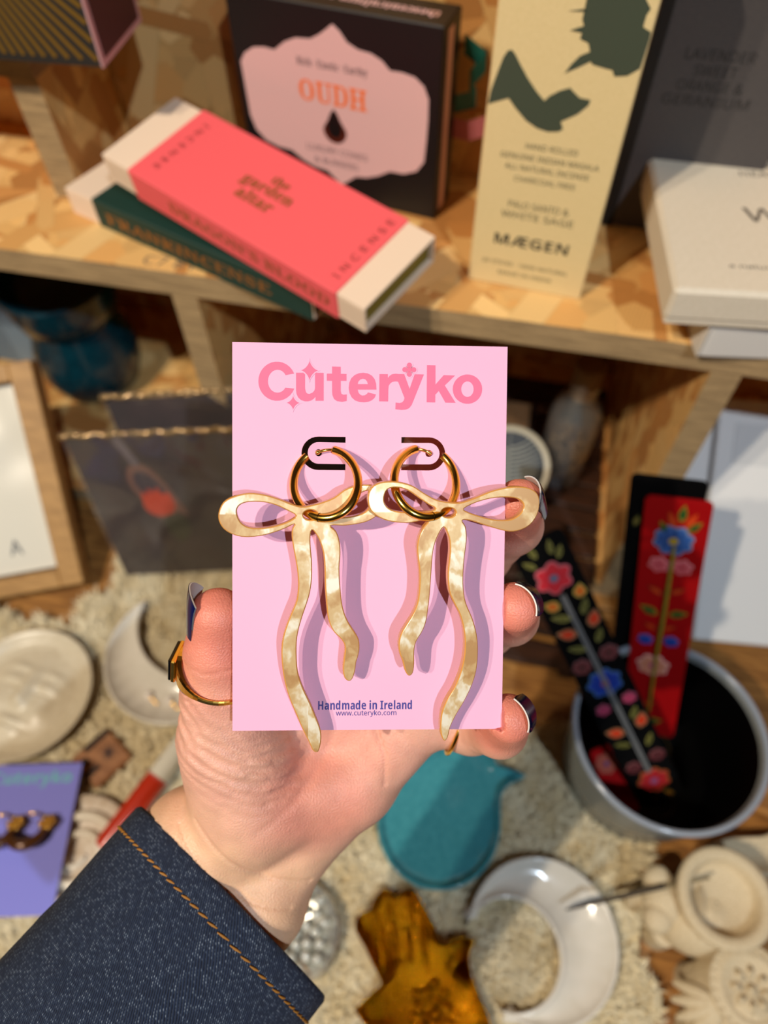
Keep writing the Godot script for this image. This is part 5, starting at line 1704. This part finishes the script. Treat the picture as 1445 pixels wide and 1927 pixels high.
func held_card() -> void:
	var t = thing("pink_earring_card", "pale pink earring card held upright between thumb and fingers", "card")
	t.transform = card_frame
	var pink := noise_mat("pink_board", Color(0.90, 0.655, 0.765), Color(0.92, 0.675, 0.785), 0.25, 90.0, 0.62)
	var edge := mat("pink_edge", Color(0.95, 0.80, 0.87), 0.7)
	var th := 0.00038
	var outer := densify(scaled(pts2([-37, -52.5, 37, -52.5, 37, 52.5, -37, 52.5]), MM), 0.0025)
	var hl := densify(scaled(stadium(-6.7, -14.05, 23.17, 4.5), MM), 0.0006)
	var hr := densify(scaled(stadium(8.4, 15.9, 23.3, 4.5), MM), 0.0006)
	var f := begin()
	var e := begin()
	plate(f, e, outer, [hl, hr], th, 0.0, Transform3D(Basis.IDENTITY, Vector3(0, 0, -th)))
	put2([f, e], [pink, edge], "card_sheet", t)
	for q in [[-6.7, -14.05, 23.2, -14.06, -8.0], [8.4, 15.9, 23.3, 15.9, 9.5]]:
		f = begin()
		e = begin()
		var h1 := densify(scaled(circle2(Vector2(q[3] - q[0], 0.05), 0.95, 16), MM), 0.0004)
		var h2 := densify(scaled(circle2(Vector2(q[4] - q[0], -0.1), 0.62, 12), MM), 0.0004)
		var tab := densify(scaled(stadium(0, q[1] - q[0], 0, 2.88), MM), 0.0006)
		plate(f, e, tab, [h1, h2], th, 0.0, Transform3D(Basis.IDENTITY, Vector3(0, 0, -th)))
		var s := signf(q[1] - q[0])
		put2([f, e], [pink, edge], "tab", t, Transform3D(Basis(Vector3.UP, -s * 0.24), Vector3(q[0], q[2], 0) * MM))
	var rose := mat("rose_ink", Color(0.955, 0.40, 0.54), 0.6)
	for g in LOGO:
		var hs := []
		for h in g[1]:
			hs.append(densify(scaled(pts2(h), MM), 0.0004))
		var lp := densify(scaled(pts2(g[0]), MM), 0.0004)
		var ls := begin()
		plate(ls, ls, lp, hs, 0.00006 if g != LOGO[5] else 0.00008, 0.0)
		put(ls, "letter", rose, t)
	print_shape(t, star4(Vector2(-16.45, 45.3), 3.0, 3.3), "star_gap", pink, 0.00006)
	print_shape(t, star4(Vector2(-16.45, 45.3), 2.35, 2.7), "star_print", rose, 0.0001)
	print_shape(t, star4(Vector2(-20.8, 36.6), 2.5, 2.6), "star_gap", pink, 0.00006)
	print_shape(t, star4(Vector2(-20.8, 36.6), 1.8, 1.9), "star_print", rose, 0.0001)
	for d in [Vector2(1, 0), Vector2(-1, 0), Vector2(0, 1), Vector2(0, -1), Vector2.ZERO]:
		print_shape(t, circle2(Vector2(10.35, 45.9) + d * 1.2, 1.05, 20), "clover_gap", pink, 0.00006)
	for d in [Vector2(1, 0), Vector2(-1, 0), Vector2(0, 1), Vector2(0, -1), Vector2.ZERO]:
		print_shape(t, circle2(Vector2(10.35, 45.9) + d * 1.2, 0.70 if d != Vector2.ZERO else 0.62, 20), "clover_print", rose, 0.0001)
	var navy := mat("navy_ink", Color(0.20, 0.19, 0.52), 0.6)
	letters(t, "Handmade in Ireland", bold_plain(), 0.0257, 0.00255, navy, Transform3D(Basis.IDENTITY, Vector3(-0.9, -45.55, 0) * MM), "origin_lettering", 0.00008)
	letters(t, "www.cuteryko.com", sans, 0.0166, 0.0019, navy, Transform3D(Basis.IDENTITY, Vector3(-0.6, -47.95, 0) * MM), "web_lettering", 0.00008)
	bow_earring(LEFT_BOW, LEFT_BOW_HOLES, Basis(Vector3(0.9929, 0, -0.1191), Vector3(0.0118, 0.9951, 0.0981), Vector3(0.1186, -0.0988, 0.9880)), Vector3(-15.5869, 7.2819, 10.5), 1.0, Vector3(-11.85, 15.32, 6.5), Vector3(-14.06, 23.3, 2.4), "pearly champagne bow earring on a gold hoop, hanging at the card's left")
	bow_earring(RIGHT_BOW, RIGHT_BOW_HOLES, Basis(Vector3(0.9950, 0, -0.0995), Vector3(0.0099, 0.9951, 0.0985), Vector3(0.0990, -0.0990, 0.9901)), Vector3(19.7588, 8.0543, 10.5), -1.0, Vector3(14.45, 15.82, 6.5), Vector3(15.9, 23.4, 2.4), "pearly champagne bow earring on a gold hoop, overlapping in front at right")

func bold_plain() -> Font:
	var b := SystemFont.new()
	b.font_names = PackedStringArray(["Droid Sans"])
	b.font_weight = 700
	return b

func bow_earring(outline: Array, holes: Array, b: Basis, at: Vector3, s: float, hc: Vector3, pin: Vector3, label: String) -> void:
	var t = thing("bow_earring", label, "earring", Vector3.ZERO, "bow earrings on the pink card")
	t.transform = card_frame
	var thick := 2.3
	var o := smooth_loop(pts2(outline), 3)
	var hs := []
	for h in holes:
		hs.append(scaled(smooth_loop(pts2(h), 3), MM))
	var f := begin()
	var e := begin()
	plate(f, e, scaled(o, MM), hs, thick * MM, 0.00030)
	var amber := mat("acrylic_edge", Color(0.80, 0.56, 0.28), 0.22)
	put2([f, e], [pearl_mat(), amber], "bow_charm", t, Transform3D(b.orthonormalized(), (at - b.z * thick * 0.5) * MM))
	var gold := mat("polished_gold", Color(1.0, 0.80, 0.38), 0.20, 1.0)
	var path := []
	var rad := []
	for i in 65:
		var a := deg_to_rad(75.0 - 307.0 * i / 64.0)
		path.append((hc + Vector3(s * 8.5 * cos(a), 9.0 * sin(a), 7.0 * cos(a + deg_to_rad(60.0)))) * MM)
		rad.append(1.15 * MM)
	var st := begin()
	tube(st, path, rad, 18)
	put(st, "hoop", gold, t)
	st = begin()
	var p0: Vector3 = path[0] / MM
	var mid := p0.lerp(pin, 0.5) + Vector3(0, 0.55, 0.9)
	var q := []
	var qr := []
	for i in 9:
		var u := i / 8.0
		q.append((p0.lerp(mid, u).lerp(mid.lerp(pin, u), u)) * MM)
		qr.append(0.42 * MM if i < 8 else 0.5 * MM)
	tube(st, q, qr, 10)
	lathe(st, sphere_prof(0.00062, 0.00062), 12, Transform3D(Basis.IDENTITY, pin * MM))
	put(st, "ear_pin", gold, t)
	# the hinge seam of the hoop
	st = begin()
	var k := 36
	tube(st, [path[k], path[k].lerp(path[k + 1], 0.35)], [1.19 * MM, 1.19 * MM], 18)
	put(st, "hinge_seam", mat("dark_gold", Color(0.40, 0.28, 0.10), 0.3, 1.0), t)

# ------------------------------------------------------------------ the hand (card frame, millimetres)
const MOLE := Vector2(-58.5, -81.5)
const CELL := 1.0
const CUFF_CENTRE := Vector3(-44.8, -126.6, -45)
const CUFF_AXIS := Vector3(-0.6440, -0.5890, 0.4887)
const CUFF_SIDE := Vector3(0.6749, -0.7379, 0)
const LO := Vector3(-92, -152, -72)
const HI := Vector3(56, 54, 9)
var bone_a: PackedVector3Array = []
var bone_b: PackedVector3Array = []
var bone_ra: PackedFloat32Array = []
var bone_rb: PackedFloat32Array = []
var crease_noise := FastNoiseLite.new()

func joint(k: String) -> Vector3:
	return Vector3(JOINTS[k][0], JOINTS[k][1], JOINTS[k][2])

func seg2(p: Vector2, a: Vector2, b: Vector2) -> float:
	var d := b - a
	var t := clampf((p - a).dot(d) / d.length_squared(), 0, 1)
	return p.distance_to(a + d * t)

func groove(p: Vector2, line: Array, w: float) -> float:
	var m := 1e9
	for i in line.size() - 1:
		m = minf(m, seg2(p, line[i], line[i + 1]))
	return exp(-m * m / (w * w))

func skin_detail(p: Vector3) -> float:
	# folds of the bent thumb base, palm lines, wrist lines; positive dents
	var q := Vector2(p.x, p.y)
	var out := 0.0
	if p.z > -46.0 and p.y < -40.0:
		var c := Vector2(-22.0, -30.0)
		var r := q.distance_to(c)
		var m := exp(-pow((r - 41.0) / 11.0, 2)) * smoothstep(-66.0, -54.0, q.x) * (1.0 - smoothstep(-26.0, -16.0, q.x))
		if m > 0.02 and q.y < -42.0:
			var wv := crease_noise.get_noise_2d(p.x * 1.2, p.y * 1.2) * 1.6
			out += m * (0.35 + 0.30 * sin(TAU * r / 3.6 + wv * 2.4) + 0.18 * sin(TAU * r / 5.7 + 1.0 - wv * 3.0))
		out += 0.30 * groove(q, LIFE_LINE, 1.6)
		out += 0.40 * groove(q, PALM_LINE, 0.9)
		out += 0.55 * groove(q, WRIST_LINE, 0.9)
		out += 0.45 * groove(q, WRIST_LINE_B, 0.8)
	if p.y > -48.0 and p.x < -34.0:
		out += 0.35 * groove(q, THUMB_LINE, 0.7)
		out += 0.30 * groove(q, THUMB_LINE_B, 0.7)
	return out

const LIFE_LINE := [Vector2(-8, -52), Vector2(-9, -60), Vector2(-12, -69), Vector2(-17, -77), Vector2(-24, -84), Vector2(-32, -89)]
const PALM_LINE := [Vector2(2, -60), Vector2(6, -70), Vector2(6, -80)]
const WRIST_LINE := [Vector2(-52, -88), Vector2(-42, -100), Vector2(-30, -110), Vector2(-18, -114)]
const WRIST_LINE_B := [Vector2(-58, -92), Vector2(-48, -106), Vector2(-36, -116), Vector2(-24, -121)]
const THUMB_LINE := [Vector2(-53, -46.5), Vector2(-46, -49), Vector2(-38, -47)]
const THUMB_LINE_B := [Vector2(-52, -36), Vector2(-45, -38), Vector2(-38, -37)]

func flesh(p: Vector3, use: PackedInt32Array) -> float:
	var d := 1e9
	for i in use:
		var a := bone_a[i]
		var ab := bone_b[i] - a
		var t := clampf((p - a).dot(ab) / ab.length_squared(), 0.0, 1.0)
		var e := p.distance_to(a + ab * t) - lerpf(bone_ra[i], bone_rb[i], t)
		if e > 14.0:
			continue
		var h := 4.0 - absf(d - e)
		d = minf(d, e)
		if h > 0.0:
			d -= h * h / 16.0
	if d < 3.0 and d > -4.0:
		d += skin_detail(p)
	# inside the sleeve the arm keeps clear of the cloth
	var along := (p - CUFF_CENTRE).dot(CUFF_AXIS)
	if along > 0.5:
		var q := p - CUFF_CENTRE - CUFF_AXIS * along
		var e := Vector2(q.dot(CUFF_SIDE) / 40.0, q.dot(CUFF_SIDE.cross(CUFF_AXIS)) / 21.5).length()
		d = maxf(d, (e - 1.0) * 21.5)
	# flesh gives way where the card's edges press into it
	var inside := minf(minf(37.0 - absf(p.x), 52.4 - absf(p.y)), p.z + 0.95)
	return maxf(d, inside)

func hand() -> void:
	crease_noise.seed = 3
	crease_noise.frequency = 0.05
	var t = thing("person", "left hand in a dark denim sleeve holding up the pink earring card", "person")
	t.transform = card_frame
	for b in BONES:
		bone_a.append(joint(b[0]))
		bone_b.append(joint(b[1]))
		bone_ra.append(JOINTS[b[0]][3])
		bone_rb.append(JOINTS[b[1]][3])
	var nx := int((HI.x - LO.x) / CELL) + 1
	var ny := int((HI.y - LO.y) / CELL) + 1
	var nz := int((HI.z - LO.z) / CELL) + 1
	var val := PackedFloat32Array()
	val.resize(nx * ny * nz)
	val.fill(20.0)
	var bs := 8
	var active := []
	var lists := {}
	for bz in range(0, nz, bs):
		for by in range(0, ny, bs):
			for bx in range(0, nx, bs):
				var c := LO + Vector3(bx + bs * 0.5, by + bs * 0.5, bz + bs * 0.5) * CELL
				var use := PackedInt32Array()
				var best := 1e9
				for i in bone_a.size():
					var ab := bone_b[i] - bone_a[i]
					var k := clampf((c - bone_a[i]).dot(ab) / ab.length_squared(), 0.0, 1.0)
					var e := c.distance_to(bone_a[i] + ab * k) - lerpf(bone_ra[i], bone_rb[i], k)
					best = minf(best, e)
					if e < 14.0:
						use.append(i)
				if best > 9.0:
					continue
				if best < -11.0 and not (absf(c.x) < 46.0 and c.z > -10.0):
					# deep inside
					for z in range(bz, mini(bz + bs + 1, nz)):
						for y in range(by, mini(by + bs + 1, ny)):
							for x in range(bx, mini(bx + bs + 1, nx)):
								val[(z * ny + y) * nx + x] = -10.0
					continue
				active.append(Vector3i(bx, by, bz))
				lists[Vector3i(bx / bs, by / bs, bz / bs)] = use
	for a in active:
		var use: PackedInt32Array = lists[a / bs]
		for z in range(a.z, mini(a.z + bs, nz)):
			for y in range(a.y, mini(a.y + bs, ny)):
				for x in range(a.x, mini(a.x + bs, nx)):
					val[(z * ny + y) * nx + x] = flesh(LO + Vector3(x, y, z) * CELL, use)
	# surface nets
	var vid := {}
	var verts := PackedVector3Array()
	var corner := [0, 1, nx, nx + 1, nx * ny, nx * ny + 1, nx * ny + nx, nx * ny + nx + 1]
	var off := [Vector3(0, 0, 0), Vector3(1, 0, 0), Vector3(0, 1, 0), Vector3(1, 1, 0), Vector3(0, 0, 1), Vector3(1, 0, 1), Vector3(0, 1, 1), Vector3(1, 1, 1)]
	var edges := [[0, 1], [2, 3], [4, 5], [6, 7], [0, 2], [1, 3], [4, 6], [5, 7], [0, 4], [1, 5], [2, 6], [3, 7]]
	var cells := PackedInt32Array()
	for a in active:
		for z in range(a.z, mini(a.z + bs, nz - 1)):
			for y in range(a.y, mini(a.y + bs, ny - 1)):
				for x in range(a.x, mini(a.x + bs, nx - 1)):
					var at: int = (z * ny + y) * nx + x
					var neg := 0
					for k in 8:
						if val[at + corner[k]] < 0.0:
							neg += 1
					if neg == 0 or neg == 8:
						continue
					var s := Vector3.ZERO
					var m := 0
					for e in edges:
						var v0 := val[at + corner[e[0]]]
						var v1 := val[at + corner[e[1]]]
						if (v0 < 0.0) != (v1 < 0.0):
							s += off[e[0]].lerp(off[e[1]], v0 / (v0 - v1))
							m += 1
					vid[at] = verts.size()
					verts.append(LO + (Vector3(x, y, z) + s / m) * CELL)
					cells.append(at)
	var normals := PackedVector3Array()
	var colors := PackedColorArray()
	var everything := PackedInt32Array(range(bone_a.size()))
	var skin_n := FastNoiseLite.new()
	skin_n.seed = 12
	skin_n.frequency = 0.06
	skin_n.fractal_octaves = 3
	var palm := Color(0.86, 0.64, 0.55).srgb_to_linear()
	var rosy := Color(0.85, 0.50, 0.42).srgb_to_linear()
	var wrist := Color(0.88, 0.69, 0.555).srgb_to_linear()
	for i in verts.size():
		var p := verts[i]
		var g := Vector3i((p - LO) / CELL) / bs
		var use: PackedInt32Array = lists.get(g, everything)
		var h := 0.35
		var n := Vector3(flesh(p + Vector3(h, 0, 0), use) - flesh(p - Vector3(h, 0, 0), use), flesh(p + Vector3(0, h, 0), use) - flesh(p - Vector3(0, h, 0), use), flesh(p + Vector3(0, 0, h), use) - flesh(p - Vector3(0, 0, h), use))
		normals.append(n.normalized())
		var red := 0.0
		for k in ["T3", "M4", "R4", "P4", "I4"]:
			red = maxf(red, 1.0 - smoothstep(6.0, 36.0 if k == "T3" else 24.0, p.distance_to(joint(k))))
		red = maxf(red, 0.55 * (1.0 - smoothstep(8.0, 26.0, Vector2(p.x + 14.0, p.y + 84.0).length())))
		red = maxf(red, 0.45 * (1.0 - smoothstep(8.0, 22.0, Vector2(p.x + 4.0, p.y + 66.0).length())))
		var c := palm.lerp(wrist, smoothstep(-78.0, -108.0, p.y + 0.5 * p.x + 18.0)).lerp(rosy, red)
		var k := 1.0 + 0.17 * skin_n.get_noise_3d(p.x * 1.5, p.y * 1.5, p.z * 1.5)
		if Vector2(p.x - MOLE.x, p.y - MOLE.y).length() < 1.3 and p.z > -46.0:
			c = c.lerp(Color(0.30, 0.13, 0.06), 0.6)
		colors.append(Color(c.r * k, c.g * (k - 0.04 * skin_n.get_noise_3d(p.x, p.y, p.z + 90.0)), c.b * k))
	var idx := PackedInt32Array()
	var strides := [1, nx, nx * ny]
	for at in cells:
		for ax in 3:
			var o1: int = strides[(ax + 1) % 3]
			var o2: int = strides[(ax + 2) % 3]
			var v0 := val[at]
			var v1 := val[at + strides[ax]]
			if (v0 < 0.0) == (v1 < 0.0):
				continue
			if not (vid.has(at - o1) and vid.has(at - o2) and vid.has(at - o1 - o2)):
				continue
			var q := [vid[at], vid[at - o1], vid[at - o1 - o2], vid[at - o2]]
			if v0 < 0.0:
				idx.append_array([q[0], q[2], q[1], q[0], q[3], q[2]])
			else:
				idx.append_array([q[0], q[1], q[2], q[0], q[2], q[3]])
	# make sure that faces look outward
	if idx.size() > 3:
		var bad := 0
		for i in range(0, mini(idx.size(), 3000), 3):
			if (verts[idx[i + 1]] - verts[idx[i]]).cross(verts[idx[i + 2]] - verts[idx[i]]).dot(normals[idx[i]]) > 0.0:
				bad += 1
		if bad > 500:
			idx.reverse()
	for i in verts.size():
		verts[i] *= MM
	var arr := []
	arr.resize(Mesh.ARRAY_MAX)
	arr[Mesh.ARRAY_VERTEX] = verts
	arr[Mesh.ARRAY_NORMAL] = normals
	arr[Mesh.ARRAY_COLOR] = colors
	arr[Mesh.ARRAY_INDEX] = idx
	var mesh := ArrayMesh.new()
	mesh.add_surface_from_arrays(Mesh.PRIMITIVE_TRIANGLES, arr)
	var skin := StandardMaterial3D.new()
	skin.resource_name = "skin"
	skin.vertex_color_use_as_albedo = true
	skin.roughness = 0.46
	skin.subsurf_scatter_enabled = true
	skin.subsurf_scatter_strength = 0.12
	var fine := FastNoiseLite.new()
	fine.seed = 41
	fine.frequency = 0.07
	fine.fractal_octaves = 3
	skin.heightmap_enabled = true
	skin.heightmap_texture = tex(fine.get_seamless_image(256, 256))
	skin.heightmap_scale = 0.018
	skin.uv1_triplanar = true
	skin.uv1_scale = Vector3.ONE * 70.0
	mesh.surface_set_material(0, skin)
	put_mesh(mesh, "hand_body", t)
	nails(t)
	sleeve(t)
	rings()

func nail(t: Node, tip: Vector3, axis: Vector3, out: Vector3, r: float, from: float, to: float, spread: float) -> void:
	axis = axis.normalized()
	out = (out - axis * out.dot(axis)).normalized()
	var side := axis.cross(out)
	var navy := mat("navy_polish", Color(0.045, 0.085, 0.27), 0.12)
	var white := mat("nail_white", Color(0.74, 0.70, 0.67), 0.35)
	for layer in 2:
		var st := begin()
		var nu := 14
		var nv := 14
		var gp := func(i: int, j: int) -> Array:
			var u := -1.0 + 2.0 * i / nu
			var v := float(j) / nv
			var w := spread * (1.0 - 0.18 * (1.0 - v))
			var a := u * w
			var end := to - (to - from) * 0.26 * u * u * v
			var along := lerpf(from, end, v)
			var rr := r + (0.45 if layer == 0 else -0.10) - 0.9 * maxf(0.0, v - 0.55) * maxf(0.0, v - 0.55) * 3.0
			var d := out * cos(a) + side * sin(a)
			return [tip + axis * along + d * rr, d]
		for j in nv:
			for i in nu:
				var p := [gp.call(i, j), gp.call(i + 1, j), gp.call(i + 1, j + 1), gp.call(i, j + 1)]
				var s := 1.0 if layer == 0 else -1.0
				tri(st, p[0][0] * MM, p[1][0] * MM, p[2][0] * MM, p[0][1] * s, p[1][1] * s, p[2][1] * s)
				tri(st, p[0][0] * MM, p[2][0] * MM, p[3][0] * MM, p[0][1] * s, p[2][1] * s, p[3][1] * s)
		if layer == 1:
			# the white lip of the free edge
			for i in nu:
				var a0: Array = gp.call(i, nv)
				var a1: Array = gp.call(i + 1, nv)
				var w0: Vector3 = a0[0] + a0[1] * 0.4
				var w1: Vector3 = a1[0] + a1[1] * 0.4
				tri(st, a0[0] * MM, a1[0] * MM, w1 * MM, axis, axis, axis)
				tri(st, a0[0] * MM, w1 * MM, w0 * MM, axis, axis, axis)
		if layer == 0:
			put(st, "fingernail", navy, t)
		else:
			put(st, "nail_underside", white, t)

func nails(t: Node) -> void:
	nail(t, joint("T3"), joint("T3") - joint("T2"), Vector3(-1.0, 0.05, 0.05), 8.3, -5.0, 9.6, 0.85)
	nail(t, joint("M4"), Vector3(-0.32, 0.42, 0.84), Vector3(0.80, 0.45, 0.4), 6.9, -5.0, 7.6, 0.95)
	nail(t, joint("R4"), Vector3(-0.34, 0.12, 0.89), Vector3(0.75, 0.62, 0.4), 7.0, -5.0, 7.0, 0.9)
	nail(t, joint("P4"), Vector3(-0.34, 0.14, 0.89), Vector3(0.85, 0.46, 0.4), 6.8, -5.0, 7.0, 0.85)
	nail(t, joint("I4"), joint("I4") - joint("I3"), Vector3(0.2, -0.1, -1.0), 7.1, -5.0, 9.0, 0.85)

func denim() -> StandardMaterial3D:
	if mats.has("denim"):
		return mats["denim"]
	var size := 1024
	var n := FastNoiseLite.new()
	n.seed = 8
	n.frequency = 0.01
	n.fractal_octaves = 3
	var im := Image.create(size, size, false, Image.FORMAT_RGB8)
	var hm := Image.create(size, size, false, Image.FORMAT_L8)
	var r := RandomNumberGenerator.new()
	r.seed = 77
	var cells := 60
	var bright := PackedFloat32Array()
	bright.resize(cells * cells)
	for i in bright.size():
		bright[i] = pow(r.randf(), 2.3)
	var k := size / float(cells)
	for y in size:
		for x in size:
			# warp floats cross at steep diagonals, pale weft dots show between them
			var diag := (x + y * 0.5) / k * 1.0
			var f := diag - floorf(diag)
			var cx := posmod(int(floorf(diag)), cells)
			var cy := posmod(int(y / k), cells)
			var fy := y / k - floorf(y / k)
			var warp := smoothstep(0.0, 0.25, f) * (1.0 - smoothstep(0.62, 0.85, f))
			var b := bright[cy * cells + cx]
			var dot := (1.0 - warp) * b * (1.0 - absf(fy - 0.5) * 1.4)
			var low := n.get_noise_2d(x, y) * 0.5 + 0.5
			var c := Color(0.035, 0.065, 0.125).lerp(Color(0.085, 0.145, 0.245), warp * 0.8 + low * 0.25)
			c = c.lerp(Color(0.66, 0.70, 0.74), clampf(dot * 0.95, 0, 0.9))
			im.set_pixel(x, y, c)
			hm.set_pixel(x, y, Color(0.25 + 0.7 * warp, 0, 0))
	var m := mat("denim", Color.WHITE, 0.9)
	m.albedo_texture = tex(im)
	m.heightmap_enabled = true
	m.heightmap_texture = tex(hm)
	m.heightmap_scale = 0.03
	m.uv1_scale = Vector3(1, 1, 1)
	return m

func sleeve_point(c: Vector3, a: Vector3, s: Vector3, z: Vector3, ang: float, v: float, grow: float, wob: FastNoiseLite) -> Vector3:
	var flare := 1.0 - 0.0012 * v
	var rx := 44.5 * flare + grow
	var rz := 25.5 * flare + grow
	var ca := cos(ang)
	var sa := sin(ang)
	var e := 0.86
	var p := c + a * v + s * (signf(ca) * pow(absf(ca), e) * rx) + z * (signf(sa) * pow(absf(sa), e) * rz)
	var w := wob.get_noise_3d(p.x, p.y, p.z) * 1.6 * smoothstep(4.0, 30.0, v)
	return p + (s * ca + z * sa) * w

func sleeve(t: Node) -> void:
	var c := CUFF_CENTRE
	var s := CUFF_SIDE.normalized()
	var a := CUFF_AXIS.normalized()
	var z := s.cross(a).normalized()
	if z.z < 0.0:
		z = -z
	var wob := FastNoiseLite.new()
	wob.seed = 6
	wob.frequency = 0.022
	var vs := [0.0, 0.5, 1.4, 4.0, 7.0, 8.3, 9.0, 9.7, 11.0]
	for i in 60:
		vs.append(13.0 + i * 2.2)
	var na := 128
	var st := begin()
	st.set_smooth_group(0)
	for layer in 2:
		for j in vs.size() - 1:
			for i in na:
				var q := []
				for o in [[0, 0], [1, 0], [1, 1], [0, 1]]:
					var v: float = vs[j + o[1]]
					var ang: float = TAU * (i + o[0]) / na
					var grow := 0.0
					if layer == 0:
						grow = 0.75 if v < 8.6 else (0.15 if v < 9.4 else 0.4)
						if v < 1.0:
							grow = -0.3 + v * 1.0
					else:
						grow = -0.9 - 0.3 * minf(v, 1.0)
					q.append([sleeve_point(c, a, s, z, ang, v, grow, wob) * MM, Vector2((i + o[0]) / float(na) * 6.0, v / 40.0)])
				var order := [0, 1, 2, 0, 2, 3]
				if layer == 0:
					order = [0, 2, 1, 0, 3, 2]
				for k in order:
					st.set_uv(q[k][1])
					st.add_vertex(q[k][0])
	# the rolled hem closes the gap between the outside and the inside
	for i in na:
		var q := []
		for o in [[0, -0.3], [1, -0.3], [1, -0.9], [0, -0.9]]:
			var ang: float = TAU * (i + o[0]) / na
			q.append([sleeve_point(c, a, s, z, ang, 0.0, o[1], wob) * MM, Vector2((i + o[0]) / float(na) * 6.0, o[1] / 40.0)])
		for k in [0, 1, 2, 0, 2, 3]:
			st.set_uv(q[k][1])
			st.add_vertex(q[k][0])
	st.generate_normals()
	st.generate_tangents()
	var sl := put(st, "denim_sleeve", denim(), t)
	var gold := mat("gold_thread", Color(0.60, 0.40, 0.12), 0.6)
	for line in [9.0, 84.0]:
		st = begin()
		var n := 76
		for i in n:
			var p0 := sleeve_point(c, a, s, z, TAU * i / n, line - 0.35, 0.55, wob)
			var p2 := sleeve_point(c, a, s, z, TAU * (i + 0.84) / n, line + 0.35, 0.55, wob)
			var mid := (p0 + p2) / 2.0
			var o: Vector3 = (mid - (c + a * line)).normalized() * 0.35
			tube(st, [p0 * MM, (mid + o) * MM, p2 * MM], [0.00022, 0.00042, 0.00022], 7)
		put(st, "stitching", gold, sl)

func rings() -> void:
	var gold := mat("polished_gold", Color.WHITE)
	# signet ring on the thumb
	var r = thing("signet_ring", "gold signet ring with a black face worn on the thumb", "ring")
	r.transform = card_frame
	var c := Vector3(-42.6, -39.8, -13.5)
	var ax := Vector3(0.16, 0.80, 0.58).normalized()
	var out := Vector3(-1, 0.30, 0.0)
	out = (out - ax * out.dot(ax)).normalized()
	var side := ax.cross(out)
	var st := begin()
	var n := 48
	var loops := []
	for i in n:
		var a := TAU * i / n
		var d := out * cos(a) + side * sin(a)
		var near := pow(maxf(0.0, cos(a)), 2.2)
		var half := lerpf(0.9, 4.6, near)
		var ri := 10.7
		var ro := 11.5 + 1.2 * near
		var q := []
		for e in [[-0.7, ri], [-1.0, ri + 0.3], [-1.0, ro - 0.3], [-0.6, ro], [0.6, ro], [1.0, ro - 0.3], [1.0, ri + 0.3], [0.7, ri]]:
			q.append((c + ax * e[0] * half + d * e[1]) * MM)
		loops.append([q, (c + d * 11.1) * MM])
	for i in n:
		var j := (i + 1) % n
		for k in 8:
			var l := (k + 1) % 8
			var q0: Vector3 = loops[i][0][k]
			var q1: Vector3 = loops[j][0][k]
			var q2: Vector3 = loops[j][0][l]
			var q3: Vector3 = loops[i][0][l]
			var nn := (q1 - q0).cross(q3 - q0).normalized()
			if nn.dot((q0 + q2) / 2.0 - (loops[i][1] + loops[j][1]) / 2.0) < 0.0:
				nn = -nn
			face(st, q0, q1, q2, q3, nn)
	put(st, "band", gold, r)
	var b := Basis(side, ax, out)
	st = begin()
	box(st, Vector3(-4.3, -4.6, 12.1) * MM, Vector3(4.3, 4.6, 13.5) * MM, 0.0004, Transform3D(b, c * MM))
	put(st, "signet_plate", gold, r)
	st = begin()
	box(st, Vector3(-4.0, -4.3, 13.4) * MM, Vector3(4.0, 4.3, 14.3) * MM, 0.0003, Transform3D(b, c * MM))
	put(st, "black_stone", mat("onyx", Color(0.012, 0.012, 0.012), 0.1), r)
	# thin band on the lowest finger
	var p = thing("thin_ring", "thin dark gold band on the lowest finger below the card", "ring")
	p.transform = card_frame
	var p1 := joint("P1")
	var p2 := joint("P2")
	var pa := (p2 - p1).normalized()
	var pc := p1.lerp(p2, 0.72)
	var pr := lerpf(JOINTS["P1"][3], JOINTS["P2"][3], 0.72) + 1.5
	var px := pa.cross(Vector3(0, 0, 1)).normalized()
	var pz := pa.cross(px)
	var ring := []
	var rr := []
	for i in 48:
		var a := TAU * i / 48.0
		ring.append((pc + px * cos(a) * pr + pz * sin(a) * pr) * MM)
		rr.append(0.00075)
	st = begin()
	tube(st, ring, rr, 10, true)
	put(st, "band", gold, p)
